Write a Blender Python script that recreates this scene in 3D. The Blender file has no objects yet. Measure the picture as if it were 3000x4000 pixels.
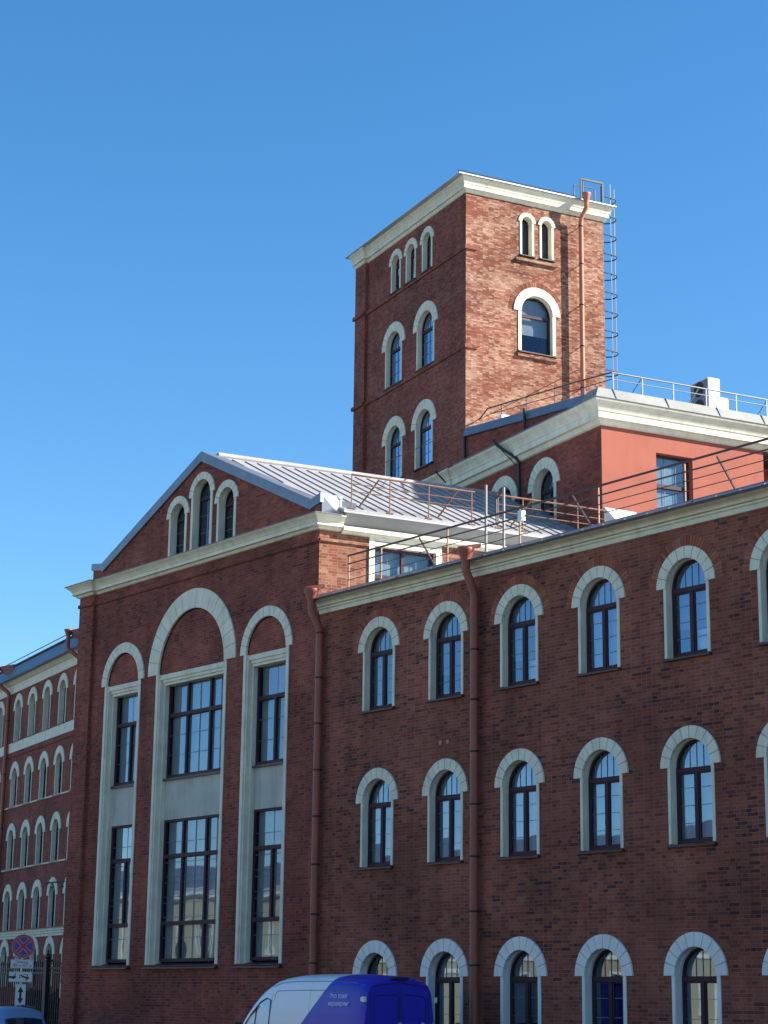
import bpy, bmesh, math, random
from mathutils import Vector, Matrix
from mathutils.geometry import tessellate_polygon

rnd = random.Random(7)
sc = bpy.context.scene
COL = sc.collection
R_ = math.radians
PI = math.pi

# ------------------------------------------------------------------ camera, sky, sun, exposure
cd = bpy.data.cameras.new('camera')
cam = bpy.data.objects.new('camera', cd)
COL.objects.link(cam)
cam.matrix_world = Matrix(((0.61854608, 0.18329231, 0.76407112, 40.99018854),
                           (0.78565258, -0.15946689, -0.59776277, -29.98301091),
                           (0.01227872, 0.97003827, -0.2426417, 1.95),
                           (0, 0, 0, 1)))
cd.sensor_fit = 'VERTICAL'
cd.sensor_height = 36.0
cd.lens = 7666.8 / 4000 * 36.0
cd.clip_start = 0.1
cd.clip_end = 3000
sc.camera = cam

SUN_EL, SUN_AZ = R_(31.5), R_(43.6)          # azimuth measured from +Y towards +X
w = bpy.data.worlds.new("World")
sc.world = w
w.use_nodes = True
nt = w.node_tree
bg = nt.nodes['Background']
sky = nt.nodes.new('ShaderNodeTexSky')
sky.sky_type = 'NISHITA'
sky.sun_disc = False
sky.sun_elevation = SUN_EL
sky.sun_rotation = SUN_AZ
sky.altitude = 0
sky.air_density = 1.0
sky.dust_density = 0.2
sky.ozone_density = 4.0
hs = nt.nodes.new('ShaderNodeHueSaturation')
hs.inputs['Hue'].default_value = 0.497
hs.inputs['Saturation'].default_value = 1.23
nt.links.new(sky.outputs[0], hs.inputs['Color'])
nt.links.new(hs.outputs[0], bg.inputs[0])
bg.inputs[1].default_value = 0.092
sd = bpy.data.lights.new('sun', 'SUN')
sd.energy = 5.0
sd.angle = R_(0.5)
sd.color = (1.0, 0.93, 0.82)
sun = bpy.data.objects.new('sun', sd)
COL.objects.link(sun)
sv = Vector((math.sin(SUN_AZ) * math.cos(SUN_EL), math.cos(SUN_AZ) * math.cos(SUN_EL), math.sin(SUN_EL)))
sun.rotation_euler = (-sv).to_track_quat('-Z', 'Y').to_euler()
sun.location = sv * 100
sc.view_settings.view_transform = 'Standard'
sc.view_settings.look = 'None'
sc.view_settings.exposure = 1.25
sc.view_settings.gamma = 1.0

# ------------------------------------------------------------------ materials
MATS = {}


def mat(name, col, rough=0.7, metal=0.0, spec=0.5, noise=0.0, nscale=3.0, bump=0.0, bscale=20.0,
        streak=0.0, coat=0.0):
    m = bpy.data.materials.new(name)
    m.use_nodes = True
    t = m.node_tree
    b = t.nodes['Principled BSDF']
    b.inputs['Base Color'].default_value = (*col, 1)
    b.inputs['Roughness'].default_value = rough
    b.inputs['Metallic'].default_value = metal
    b.inputs['Specular IOR Level'].default_value = spec
    b.inputs['Coat Weight'].default_value = coat
    tc = t.nodes.new('ShaderNodeTexCoord')
    src = None
    if noise:
        n = t.nodes.new('ShaderNodeTexNoise')
        n.inputs['Scale'].default_value = nscale
        n.inputs['Detail'].default_value = 6
        oi = t.nodes.new('ShaderNodeObjectInfo')
        of = t.nodes.new('ShaderNodeVectorMath')
        of.operation = 'MULTIPLY_ADD'
        of.inputs[1].default_value = (37.0, 53.0, 71.0)
        t.links.new(oi.outputs['Random'], of.inputs[0])
        t.links.new(tc.outputs['Object'], of.inputs[2])
        t.links.new(of.outputs[0], n.inputs['Vector'])
        r = t.nodes.new('ShaderNodeMapRange')
        r.inputs[1].default_value = 0.3
        r.inputs[2].default_value = 0.7
        r.inputs[3].default_value = 1 - noise
        r.inputs[4].default_value = 1 + noise * 0.5
        t.links.new(n.outputs[0], r.inputs[0])
        mx = t.nodes.new('ShaderNodeVectorMath')
        mx.operation = 'SCALE'
        mx.inputs[0].default_value = col
        t.links.new(r.outputs[0], mx.inputs['Scale'])
        src = mx.outputs[0]
    if streak:
        n2 = t.nodes.new('ShaderNodeTexNoise')
        n2.inputs['Scale'].default_value = 1.0
        n2.inputs['Detail'].default_value = 5
        mp = t.nodes.new('ShaderNodeMapping')
        mp.inputs['Scale'].default_value = (7, 7, 0.7)
        t.links.new(of.outputs[0] if noise else tc.outputs['Object'], mp.inputs[0])
        t.links.new(mp.outputs[0], n2.inputs['Vector'])
        r2 = t.nodes.new('ShaderNodeMapRange')
        r2.inputs[1].default_value = 0.5
        r2.inputs[2].default_value = 0.75
        r2.inputs[3].default_value = 1.0
        r2.inputs[4].default_value = 1 - streak
        t.links.new(n2.outputs[0], r2.inputs[0])
        m2 = t.nodes.new('ShaderNodeVectorMath')
        m2.operation = 'SCALE'
        m2.inputs[0].default_value = col
        if src:
            t.links.new(src, m2.inputs[0])
        t.links.new(r2.outputs[0], m2.inputs['Scale'])
        src = m2.outputs[0]
    if src:
        t.links.new(src, b.inputs['Base Color'])
    if bump:
        n3 = t.nodes.new('ShaderNodeTexNoise')
        n3.inputs['Scale'].default_value = bscale
        n3.inputs['Detail'].default_value = 4
        t.links.new(tc.outputs['Object'], n3.inputs['Vector'])
        bp = t.nodes.new('ShaderNodeBump')
        bp.inputs['Strength'].default_value = bump
        bp.inputs['Distance'].default_value = 0.02
        t.links.new(n3.outputs[0], bp.inputs['Height'])
        t.links.new(bp.outputs[0], b.inputs['Normal'])
    MATS[name] = m
    return m


def brick_mat(name, tones, mortar, lime=0.0, limecol=(0.75, 0.66, 0.58), soot=0.35, course=0.077, length=0.265, island=False):
    """bricks laid from the wall's own metre coordinates (UV); every brick gets a tone of its own"""
    m = bpy.data.materials.new(name)
    m.use_nodes = True
    t = m.node_tree
    L = t.links
    b = t.nodes['Principled BSDF']
    b.inputs['Roughness'].default_value = 0.85
    b.inputs['Specular IOR Level'].default_value = 0.25
    uv = t.nodes.new('ShaderNodeTexCoord')
    # slightly wobbly courses
    wn = t.nodes.new('ShaderNodeTexNoise')
    wn.inputs['Scale'].default_value = 1.3
    L.new(uv.outputs['UV'], wn.inputs['Vector'])
    ws = t.nodes.new('ShaderNodeVectorMath')
    ws.operation = 'MULTIPLY_ADD'
    ws.inputs[1].default_value = (0.02, 0.02, 0)
    L.new(wn.outputs['Color'], ws.inputs[0])
    L.new(uv.outputs['UV'], ws.inputs[2])
    ramp = t.nodes.new('ShaderNodeValToRGB')
    ramp.color_ramp.interpolation = 'LINEAR'
    el = ramp.color_ramp.elements
    while len(el) < len(tones):
        el.new(0.5)
    for i, (p, c) in enumerate(tones):
        el[i].position = p
        el[i].color = (*c, 1)
    if island:
        g = t.nodes.new('ShaderNodeNewGeometry')
        L.new(g.outputs['Random Per Island'], ramp.inputs[0])
        col = ramp.outputs[0]
        mort = None
    else:
        br = t.nodes.new('ShaderNodeTexBrick')
        br.offset = 0.5
        br.squash = 0.55
        br.squash_frequency = 2
        br.inputs['Color1'].default_value = (0, 0, 0, 1)
        br.inputs['Color2'].default_value = (1, 1, 1, 1)
        br.inputs['Mortar'].default_value = (0.5, 0.5, 0.5, 1)
        br.inputs['Scale'].default_value = 1.0
        br.inputs['Mortar Size'].default_value = 0.0065
        br.inputs['Mortar Smooth'].default_value = 0.25
        br.inputs['Brick Width'].default_value = length
        br.inputs['Row Height'].default_value = course
        L.new(ws.outputs[0], br.inputs['Vector'])
        n0 = t.nodes.new('ShaderNodeTexNoise')
        n0.inputs['Scale'].default_value = 0.45
        n0.inputs['Detail'].default_value = 5
        n0.inputs['Roughness'].default_value = 0.6
        mp0 = t.nodes.new('ShaderNodeMapping')
        mp0.inputs['Location'].default_value = (17.3, 4.1, 0)
        mp0.inputs['Scale'].default_value = (0.7, 1.6, 1)
        L.new(uv.outputs['UV'], mp0.inputs[0])
        L.new(mp0.outputs[0], n0.inputs['Vector'])
        a0 = t.nodes.new('ShaderNodeMath')
        a0.operation = 'MULTIPLY_ADD'
        a0.inputs[1].default_value = 1.2
        a0.inputs[2].default_value = -0.60 + 0.06
        L.new(n0.outputs[0], a0.inputs[0])
        a1 = t.nodes.new('ShaderNodeMath')
        a1.operation = 'MULTIPLY_ADD'
        a1.inputs[1].default_value = 0.88
        L.new(br.outputs['Color'], a1.inputs[0])
        L.new(a0.outputs[0], a1.inputs[2])
        L.new(a1.outputs[0], ramp.inputs[0])
        mx = t.nodes.new('ShaderNodeMix')
        mx.data_type = 'RGBA'
        mx.inputs['B'].default_value = (*mortar, 1)
        L.new(br.outputs['Fac'], mx.inputs['Factor'])
        L.new(ramp.outputs[0], mx.inputs['A'])
        col = mx.outputs['Result']
        mort = br.outputs['Fac']
    # weathering patches
    n1 = t.nodes.new('ShaderNodeTexNoise')
    n1.inputs['Scale'].default_value = 0.33
    n1.inputs['Detail'].default_value = 7
    n1.inputs['Roughness'].default_value = 0.62
    L.new(uv.outputs['UV'], n1.inputs['Vector'])
    r1 = t.nodes.new('ShaderNodeMapRange')
    r1.inputs[1].default_value = 0.36
    r1.inputs[2].default_value = 0.64
    r1.inputs[3].default_value = 1.0 - soot
    r1.inputs[4].default_value = 1.12
    L.new(n1.outputs[0], r1.inputs[0])
    n5 = t.nodes.new('ShaderNodeTexNoise')
    n5.inputs['Scale'].default_value = 1.0
    n5.inputs['Detail'].default_value = 5
    mp5 = t.nodes.new('ShaderNodeMapping')
    mp5.inputs['Scale'].default_value = (1.7, 0.16, 1)
    L.new(uv.outputs['UV'], mp5.inputs[0])
    L.new(mp5.outputs[0], n5.inputs['Vector'])
    r5 = t.nodes.new('ShaderNodeMapRange')
    r5.inputs[1].default_value = 0.45
    r5.inputs[2].default_value = 0.72
    r5.inputs[3].default_value = 1.0
    r5.inputs[4].default_value = 0.74
    L.new(n5.outputs[0], r5.inputs[0])
    mu = t.nodes.new('ShaderNodeMath')
    mu.operation = 'MULTIPLY'
    L.new(r1.outputs[0], mu.inputs[0])
    L.new(r5.outputs[0], mu.inputs[1])
    sc1 = t.nodes.new('ShaderNodeVectorMath')
    sc1.operation = 'SCALE'
    L.new(col, sc1.inputs[0])
    L.new(mu.outputs[0], sc1.inputs['Scale'])
    col = sc1.outputs[0]
    if lime:
        n2 = t.nodes.new('ShaderNodeTexNoise')
        n2.inputs['Scale'].default_value = 0.55
        n2.inputs['Detail'].default_value = 9
        n2.inputs['Roughness'].default_value = 0.72
        mp = t.nodes.new('ShaderNodeMapping')
        mp.inputs['Location'].default_value = (3.1, 8.7, 0)
        mp.inputs['Scale'].default_value = (1.0, 1.9, 1)
        L.new(uv.outputs['UV'], mp.inputs[0])
        L.new(mp.outputs[0], n2.inputs['Vector'])
        r2 = t.nodes.new('ShaderNodeMapRange')
        r2.inputs[1].default_value = 0.44
        r2.inputs[2].default_value = 0.80
        r2.inputs[3].default_value = 0.0
        r2.inputs[4].default_value = lime
        if mort:
            lm_ = t.nodes.new('ShaderNodeMath')
            lm_.operation = 'MULTIPLY_ADD'
            lm_.inputs[1].default_value = 0.22
            L.new(br.outputs['Color'], lm_.inputs[0])
            lb = t.nodes.new('ShaderNodeMath')
            lb.operation = 'ADD'
            lb.inputs[1].default_value = -0.09
            L.new(n2.outputs[0], lb.inputs[0])
            L.new(lb.outputs[0], lm_.inputs[2])
            L.new(lm_.outputs[0], r2.inputs[0])
        else:
            L.new(n2.outputs[0], r2.inputs[0])
        m2 = t.nodes.new('ShaderNodeMix')
        m2.data_type = 'RGBA'
        m2.inputs['B'].default_value = (*limecol, 1)
        L.new(r2.outputs[0], m2.inputs['Factor'])
        L.new(col, m2.inputs['A'])
        col = m2.outputs['Result']
    L.new(col, b.inputs['Base Color'])
    bp = t.nodes.new('ShaderNodeBump')
    bp.inputs['Strength'].default_value = 0.5
    bp.inputs['Distance'].default_value = 0.012
    n4 = t.nodes.new('ShaderNodeTexNoise')
    n4.inputs['Scale'].default_value = 30
    L.new(uv.outputs['UV'], n4.inputs['Vector'])
    if mort:
        mm = t.nodes.new('ShaderNodeMath')
        mm.operation = 'MULTIPLY_ADD'
        mm.inputs[1].default_value = -1.0
        L.new(mort, mm.inputs[0])
        L.new(n4.outputs[0], mm.inputs[2])
        L.new(mm.outputs[0], bp.inputs['Height'])
    else:
        L.new(n4.outputs[0], bp.inputs['Height'])
    L.new(bp.outputs[0], b.inputs['Normal'])
    MATS[name] = m
    return m


def glass_mat(name, refl=0.4, tint=(0.55, 0.62, 0.66)):
    m = bpy.data.materials.new(name)
    m.use_nodes = True
    t = m.node_tree
    L = t.links
    for n in list(t.nodes):
        t.nodes.remove(n)
    out = t.nodes.new('ShaderNodeOutputMaterial')
    tr = t.nodes.new('ShaderNodeBsdfTransparent')
    tr.inputs[0].default_value = (*tint, 1)
    gl = t.nodes.new('ShaderNodeBsdfGlossy')
    gl.inputs['Roughness'].default_value = 0.015
    gl.inputs['Color'].default_value = (0.52, 0.70, 0.95, 1)
    fr = t.nodes.new('ShaderNodeLayerWeight')
    fr.inputs['Blend'].default_value = 0.35
    mr = t.nodes.new('ShaderNodeMapRange')
    mr.inputs[3].default_value = refl * 0.7
    mr.inputs[4].default_value = min(1, refl * 2.2)
    L.new(fr.outputs['Fresnel'], mr.inputs[0])
    oi = t.nodes.new('ShaderNodeObjectInfo')
    vr = t.nodes.new('ShaderNodeMapRange')
    vr.inputs[3].default_value = 0.72
    vr.inputs[4].default_value = 1.22
    L.new(oi.outputs['Random'], vr.inputs[0])
    vm = t.nodes.new('ShaderNodeMath')
    vm.operation = 'MULTIPLY'
    L.new(mr.outputs[0], vm.inputs[0])
    L.new(vr.outputs[0], vm.inputs[1])
    mx = t.nodes.new('ShaderNodeMixShader')
    L.new(vm.outputs[0], mx.inputs[0])
    L.new(tr.outputs[0], mx.inputs[1])
    L.new(gl.outputs[0], mx.inputs[2])
    # old float glass: faint waviness
    tc = t.nodes.new('ShaderNodeTexCoord')
    n = t.nodes.new('ShaderNodeTexNoise')
    n.inputs['Scale'].default_value = 1.6
    n.inputs['Detail'].default_value = 1
    L.new(tc.outputs['Object'], n.inputs['Vector'])
    bp = t.nodes.new('ShaderNodeBump')
    bp.inputs['Strength'].default_value = 0.04
    bp.inputs['Distance'].default_value = 0.02
    L.new(n.outputs[0], bp.inputs['Height'])
    L.new(bp.outputs[0], gl.inputs['Normal'])
    L.new(mx.outputs[0], out.inputs[0])
    MATS[name] = m
    return m


TONES = [(0.0, (0.080, 0.033, 0.031)), (0.10, (0.14, 0.047, 0.035)), (0.28, (0.22, 0.063, 0.041)),
         (0.55, (0.275, 0.081, 0.048)), (0.8, (0.32, 0.104, 0.061)), (1.0, (0.25, 0.090, 0.063))]
TONES_RED = [(0.0, (0.12, 0.036, 0.031)), (0.2, (0.215, 0.053, 0.037)), (0.6, (0.28, 0.070, 0.045)),
             (1.0, (0.33, 0.097, 0.062))]
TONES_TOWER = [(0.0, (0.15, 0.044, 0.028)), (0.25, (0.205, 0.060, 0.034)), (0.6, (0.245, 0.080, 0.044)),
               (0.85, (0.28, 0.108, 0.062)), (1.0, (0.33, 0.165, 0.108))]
brick_mat('brick_wing', TONES, (0.32, 0.155, 0.108), soot=0.36, course=.0795, length=.285)
brick_mat('brick_hall', TONES_RED, (0.30, 0.13, 0.095), soot=0.40)
brick_mat('brick_mill', TONES_RED, (0.26, 0.09, 0.065), soot=0.3)
brick_mat('brick_tower', TONES_RED, (0.20, 0.09, 0.065), lime=0.22, limecol=(0.44, 0.27, 0.20), soot=0.3, course=.062, length=.22)
brick_mat('brick_tower_limed', TONES_TOWER, (0.12, 0.048, 0.030), lime=0.65, limecol=(0.54, 0.38, 0.27), soot=0.22, course=.062, length=.22)  # mortar colour darkened to paint in the shadow of the recessed joints
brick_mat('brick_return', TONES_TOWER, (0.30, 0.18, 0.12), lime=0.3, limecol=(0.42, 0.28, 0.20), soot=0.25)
brick_mat('brick_soldier', [(0, (0.24, 0.072, 0.042)), (0.4, (0.33, 0.105, 0.062)), (1.0, (0.40, 0.145, 0.088))], (0.2, 0.1, 0.08), island=True, soot=.2)
brick_mat('brick_soldier_limed', TONES_TOWER, (0.2, 0.1, 0.08), island=True, soot=.2)
mat('cream', (0.74, 0.70, 0.55), 0.8, noise=0.13, nscale=2.6, streak=0.17)
mat('white_trim', (0.74, 0.74, 0.70), 0.7, noise=0.08, streak=0.1)
mat('cream_joint', (0.27, 0.26, 0.22), 0.9)
mat('stucco_panel', (0.50, 0.50, 0.43), 0.9, noise=0.16, nscale=1.5, streak=0.22, bump=0.3, bscale=40)
mat('salmon', (0.335, 0.095, 0.062), 0.9, noise=0.13, nscale=0.9, streak=0.07, bump=0.15, bscale=60)
mat('frame_brown', (0.050, 0.021, 0.030), 0.6, spec=0.25)
mat('muntin', (0.16, 0.17, 0.19), 0.5)
mat('sill_metal', (0.030, 0.022, 0.024), 0.45)
mat('zinc', (0.52, 0.54, 0.57), 0.42, metal=0.55, noise=0.18, nscale=1.2, streak=0.1)
mat('zinc_dark', (0.19, 0.21, 0.25), 0.45, metal=0.5, noise=0.2, nscale=2)
mat('zinc_matt', (0.26, 0.26, 0.245), 0.6, metal=0.15, noise=0.16, nscale=1.0, streak=0.12)
mat('sheet_white', (0.60, 0.60, 0.59), 0.5, metal=0.1, noise=0.1, nscale=3)
mat('roof_paint', (0.37, 0.36, 0.365), 0.5, metal=0.1, noise=0.10, nscale=1.6, streak=0.14)
mat('pipe_paint', (0.28, 0.075, 0.045), 0.5, noise=0.15, nscale=2.5)
mat('pipe_paint_light', (0.42, 0.15, 0.085), 0.5, noise=0.12, nscale=2.5)
mat('clamp', (0.02, 0.016, 0.016), 0.5)
mat('rail_brown', (0.07, 0.036, 0.028), 0.5)
mat('post_brown', (0.26, 0.13, 0.075), 0.6, noise=0.2)
mat('rust', (0.20, 0.095, 0.05), 0.75, noise=0.3, nscale=6)
mat('rail_grey', (0.22, 0.23, 0.25), 0.4, metal=0.3)
mat('steel_dark', (0.10, 0.105, 0.115), 0.45, metal=0.4)
mat('pole_grey', (0.30, 0.27, 0.25), 0.6)
mat('black_metal', (0.012, 0.013, 0.016), 0.5)
mat('dark_room', (0.06, 0.058, 0.055), 0.9)
mat('curtain', (0.42, 0.43, 0.43), 0.9)
mat('blind', (0.30, 0.32, 0.33), 0.8, noise=0.2, nscale=1.5)
mat('blind_warm', (0.42, 0.40, 0.35), 0.8, noise=0.25, nscale=1.2)
mat('blind_pale', (0.24, 0.33, 0.35), 0.8)
mat('asphalt', (0.05, 0.05, 0.052), 0.9, noise=0.3, nscale=2, bump=0.4, bscale=80)
mat('paving', (0.13, 0.127, 0.12), 0.9, noise=0.2, nscale=3)
mat('kerb_stone', (0.28, 0.27, 0.26), 0.85, noise=0.15)
mat('soil', (0.09, 0.085, 0.075), 0.95, noise=0.3, nscale=0.6)
mat('white_paint', (0.80, 0.81, 0.83), 0.4, coat=0.25)
mat('blue_paint', (0.020, 0.022, 0.46), 0.42, coat=0.12)
mat('car_paint', (0.20, 0.30, 0.50), 0.35, metal=0.2, coat=0.5)
mat('rubber', (0.015, 0.015, 0.015), 0.8)
mat('chrome', (0.55, 0.56, 0.58), 0.25, metal=0.9)
mat('plastic_dark', (0.02, 0.02, 0.022), 0.5)
mat('lamp_red', (0.35, 0.012, 0.010), 0.2)
mat('lamp_clear', (0.7, 0.7, 0.68), 0.15)
mat('letter_white', (0.72, 0.76, 0.98), 0.5)
mat('sign_white', (0.66, 0.66, 0.62), 0.5)
mat('sign_red', (0.40, 0.015, 0.03), 0.45)
mat('sign_blue', (0.018, 0.045, 0.30), 0.45)
mat('sign_pink', (0.60, 0.20, 0.24), 0.5)
mat('sign_black', (0.015, 0.015, 0.02), 0.6)
mat('ac_white', (0.72, 0.72, 0.70), 0.5)
mat('yellow_stucco', (0.42, 0.34, 0.19), 0.9, noise=0.08, nscale=0.6)
mat('yellow_trim', (0.74, 0.70, 0.58), 0.8)
mat('leaf_dark', (0.016, 0.028, 0.014), 0.7)
mat('bark', (0.05, 0.035, 0.025), 0.9)
glass_mat('glass', 0.10, (0.66, 0.73, 0.78))
glass_mat('glass_high', 0.26, (0.60, 0.68, 0.74))
glass_mat('glass_car', 0.12, (0.25, 0.30, 0.32))
M = MATS


# ------------------------------------------------------------------ mesh helper
class MB:
    def __init__(s):
        s.v, s.f, s.mi, s.sm = [], [], [], []

    def add(s, vs, fs, m=0, smooth=False):
        o = len(s.v)
        s.v += [tuple(p) for p in vs]
        for f in fs:
            s.f.append([o + i for i in f])
            s.mi.append(m)
            s.sm.append(smooth)

    def box(s, x0, x1, y0, y1, z0, z1, m=0):
        vs = [(x, y, z) for x in (x0, x1) for y in (y0, y1) for z in (z0, z1)]
        s.add(vs, [(0, 1, 3, 2), (4, 6, 7, 5), (0, 4, 5, 1), (2, 3, 7, 6), (0, 2, 6, 4), (1, 5, 7, 3)], m)

    def obox(s, c, ax, ay, az, m=0):
        """box round centre c with half-extent vectors"""
        c, ax, ay, az = Vector(c), Vector(ax), Vector(ay), Vector(az)
        vs = [c + ax * i + ay * j + az * k for i in (-1, 1) for j in (-1, 1) for k in (-1, 1)]
        s.add(vs, [(0, 1, 3, 2), (4, 6, 7, 5), (0, 4, 5, 1), (2, 3, 7, 6), (0, 2, 6, 4), (1, 5, 7, 3)], m)

    def bar(s, a, b, wd, ht, m=0):
        """rectangular bar from a to b"""
        a, b = Vector(a), Vector(b)
        d = (b - a).normalized()
        up = Vector((0, 0, 1)) if abs(d.z) < 0.95 else Vector((0, 1, 0))
        sd_ = d.cross(up).normalized()
        u = sd_.cross(d)
        s.obox((a + b) / 2, (b - a) / 2, sd_ * wd / 2, u * ht / 2, m)

    def tube(s, pts, r, n=8, m=0, smooth=True, radii=None, close=False):
        pts = [Vector(p) for p in pts]
        rings = []
        up = None
        N = len(pts)
        for i, p in enumerate(pts):
            if close:
                d = (pts[(i + 1) % N] - pts[i - 1]).normalized()
            else:
                d = (pts[min(i + 1, N - 1)] - pts[max(i - 1, 0)]).normalized()
            if up is None:
                up = Vector((0, 0, 1)) if abs(d.z) < 0.9 else Vector((1, 0, 0))
            sd_ = d.cross(up).normalized()
            u = sd_.cross(d).normalized()
            up = u
            rr = radii[i] if radii else r
            rings.append([p + (sd_ * math.cos(2 * PI * k / n) + u * math.sin(2 * PI * k / n)) * rr for k in range(n)])
        vs = [q for rg in rings for q in rg]
        fs = []
        for i in range(N - 1 + (1 if close else 0)):
            j = (i + 1) % N
            for k in range(n):
                fs.append((i * n + k, i * n + (k + 1) % n, j * n + (k + 1) % n, j * n + k))
        s.add(vs, fs, m, smooth)
        if not close:
            s.add(rings[0], [tuple(range(n))[::-1]], m)
            s.add(rings[-1], [tuple(range(n))], m)

    def lathe(s, prof, c, n=16, m=0, smooth=True):
        """profile [(r,z)] spun round a vertical axis at c"""
        cx, cy, cz = c
        vs = []
        for r, z in prof:
            for k in range(n):
                a = 2 * PI * k / n
                vs.append((cx + r * math.cos(a), cy + r * math.sin(a), cz + z))
        fs = []
        for i in range(len(prof) - 1):
            for k in range(n):
                fs.append((i * n + k, i * n + (k + 1) % n, (i + 1) * n + (k + 1) % n, (i + 1) * n + k))
        s.add(vs, fs, m, smooth)

    def arc(s, r0, r1, y0, y1, zc, a0, a1, seg, m=0, xc=0.0, ends=True):
        """block of an arch in the facade plane"""
        vs = []
        for i in range(seg + 1):
            a = a0 + (a1 - a0) * i / seg
            c, sn = math.cos(a), math.sin(a)
            for r, y in ((r0, y0), (r1, y0), (r1, y1), (r0, y1)):
                vs.append((xc + r * c, y, zc + r * sn))
        fs = []
        for i in range(seg):
            o, q = i * 4, i * 4 + 4
            for k in range(4):
                fs.append((o + k, o + (k + 1) % 4, q + (k + 1) % 4, q + k))
        if ends:
            fs.append((0, 1, 2, 3))
            e = seg * 4
            fs.append((e + 3, e + 2, e + 1, e))
        s.add(vs, fs, m)

    def strip(s, r, y0, y1, zc, a0, a1, seg, m=0, xc=0.0):
        vs = []
        for i in range(seg + 1):
            a = a0 + (a1 - a0) * i / seg
            vs += [(xc + r * math.cos(a), y0, zc + r * math.sin(a)), (xc + r * math.cos(a), y1, zc + r * math.sin(a))]
        s.add(vs, [(2 * i, 2 * i + 1, 2 * i + 3, 2 * i + 2) for i in range(seg)], m, True)

    def poly(s, loops, fn, m=0):
        """flat polygon with holes; loops of 2-D points, fn maps (a,b) to 3-D"""
        L3 = [[Vector((a, b, 0)) for a, b in lp] for lp in loops]
        flat = [p for lp in L3 for p in lp]
        tris = tessellate_polygon(L3)
        s.add([fn(p.x, p.y) for p in flat], [tuple(t) for t in tris], m)

    def sweep(s, path, prof, m=0, caps=True, back=0.3):
        """profile [(out,z)] bottom to top, pushed to the right-hand side of a plan path"""
        P = [Vector((p[0], p[1])) for p in path]
        N = len(P)
        offs = []
        for i in range(N):
            ds = []
            if i > 0:
                ds.append((P[i] - P[i - 1]).normalized())
            if i < N - 1:
                ds.append((P[i + 1] - P[i]).normalized())
            ns = [Vector((d.y, -d.x)) for d in ds]
            if len(ns) == 2:
                b = (ns[0] + ns[1]).normalized()
                b = b / max(0.2, b.dot(ns[0]))
            else:
                b = ns[0]
            offs.append(b)
        pr = list(prof) + [(-back, prof[-1][1]), (-back, prof[0][1])]
        k = len(pr)
        vs = []
        for i in range(N):
            for o, z in pr:
                q = P[i] + offs[i] * o
                vs.append((q.x, q.y, z))
        fs = []
        for i in range(N - 1):
            for j in range(k):
                fs.append((i * k + j, i * k + (j + 1) % k, (i + 1) * k + (j + 1) % k, (i + 1) * k + j))
        if caps:
            fs.append(tuple(range(k)))
            fs.append(tuple(range((N - 1) * k, N * k))[::-1])
        s.add(vs, fs, m)

    def mesh(s, name, mats):
        me = bpy.data.meshes.new(name)
        me.from_pydata(s.v, [], s.f)
        for mm in (mats if isinstance(mats, (list, tuple)) else [mats]):
            me.materials.append(M[mm] if isinstance(mm, str) else mm)
        me.polygons.foreach_set('material_index', s.mi)
        me.polygons.foreach_set('use_smooth', s.sm)
        me.update()
        fix_normals(me)
        uvs(me)
        return me

    def build(s, name, mats, parent=None, loc=(0, 0, 0), rz=0.0):
        return obj(name, s.mesh(name, mats), parent, loc, rz)


def fix_normals(me):
    bm = bmesh.new()
    bm.from_mesh(me)
    bmesh.ops.recalc_face_normals(bm, faces=bm.faces)
    bm.to_mesh(me)
    bm.free()


def uvs(me):
    lay = me.uv_layers.new(name='metres')
    buf = [0.0] * (2 * len(me.loops))
    for p in me.polygons:
        n = p.normal
        if abs(n.z) > 0.75:
            for li in p.loop_indices:
                c = me.vertices[me.loops[li].vertex_index].co
                buf[2 * li], buf[2 * li + 1] = c.x, c.y
        else:
            t = Vector((-n.y, n.x, 0))
            t = t.normalized() if t.length > 1e-6 else Vector((1, 0, 0))
            if (abs(t.x) >= abs(t.y) and t.x < 0) or (abs(t.y) > abs(t.x) and t.y < 0):
                t = -t
            for li in p.loop_indices:
                c = me.vertices[me.loops[li].vertex_index].co
                buf[2 * li], buf[2 * li + 1] = c.x * t.x + c.y * t.y, c.z
    lay.data.foreach_set('uv', buf)


def obj(name, me, parent=None, loc=(0, 0, 0), rz=0.0):
    o = bpy.data.objects.new(name, me)
    COL.objects.link(o)
    o.location = loc
    o.rotation_euler = (0, 0, rz)
    if parent:
        o.parent = parent
    return o


def thing(name, label, cat, loc=(0, 0, 0), rz=0.0, group=None):
    o = bpy.data.objects.new(name, None)
    COL.objects.link(o)
    o.location = loc
    o.rotation_euler = (0, 0, rz)
    o.empty_display_size = 0.3
    o['label'] = label
    o['category'] = cat
    if group:
        o['group'] = group
    return o


def structure(name, mb, mats):
    o = mb.build(name, mats)
    o['kind'] = 'structure'
    return o


def text_mesh(body, size, depth=0.004, material='letter_white'):
    cu = bpy.data.curves.new('text', 'FONT')
    cu.body = body
    cu.size = size
    cu.extrude = depth / 2
    cu.align_x = 'CENTER'
    cu.align_y = 'CENTER'
    cu.resolution_u = 2
    to = bpy.data.objects.new('text', cu)
    COL.objects.link(to)
    bpy.context.view_layer.update()
    me = bpy.data.meshes.new_from_object(to)
    bpy.data.objects.remove(to)
    me.materials.clear()
    me.materials.append(M[material])
    return me


# ------------------------------------------------------------------ windows
def arch_loop(r, H, xc=0.0, z0=0.0, n=20):
    pts = [(xc - r, z0), (xc + r, z0)]
    for i in range(n + 1):
        a = PI * i / n
        pts.append((xc + r * math.cos(a), z0 + H + r * math.sin(a)))
    return pts


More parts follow.
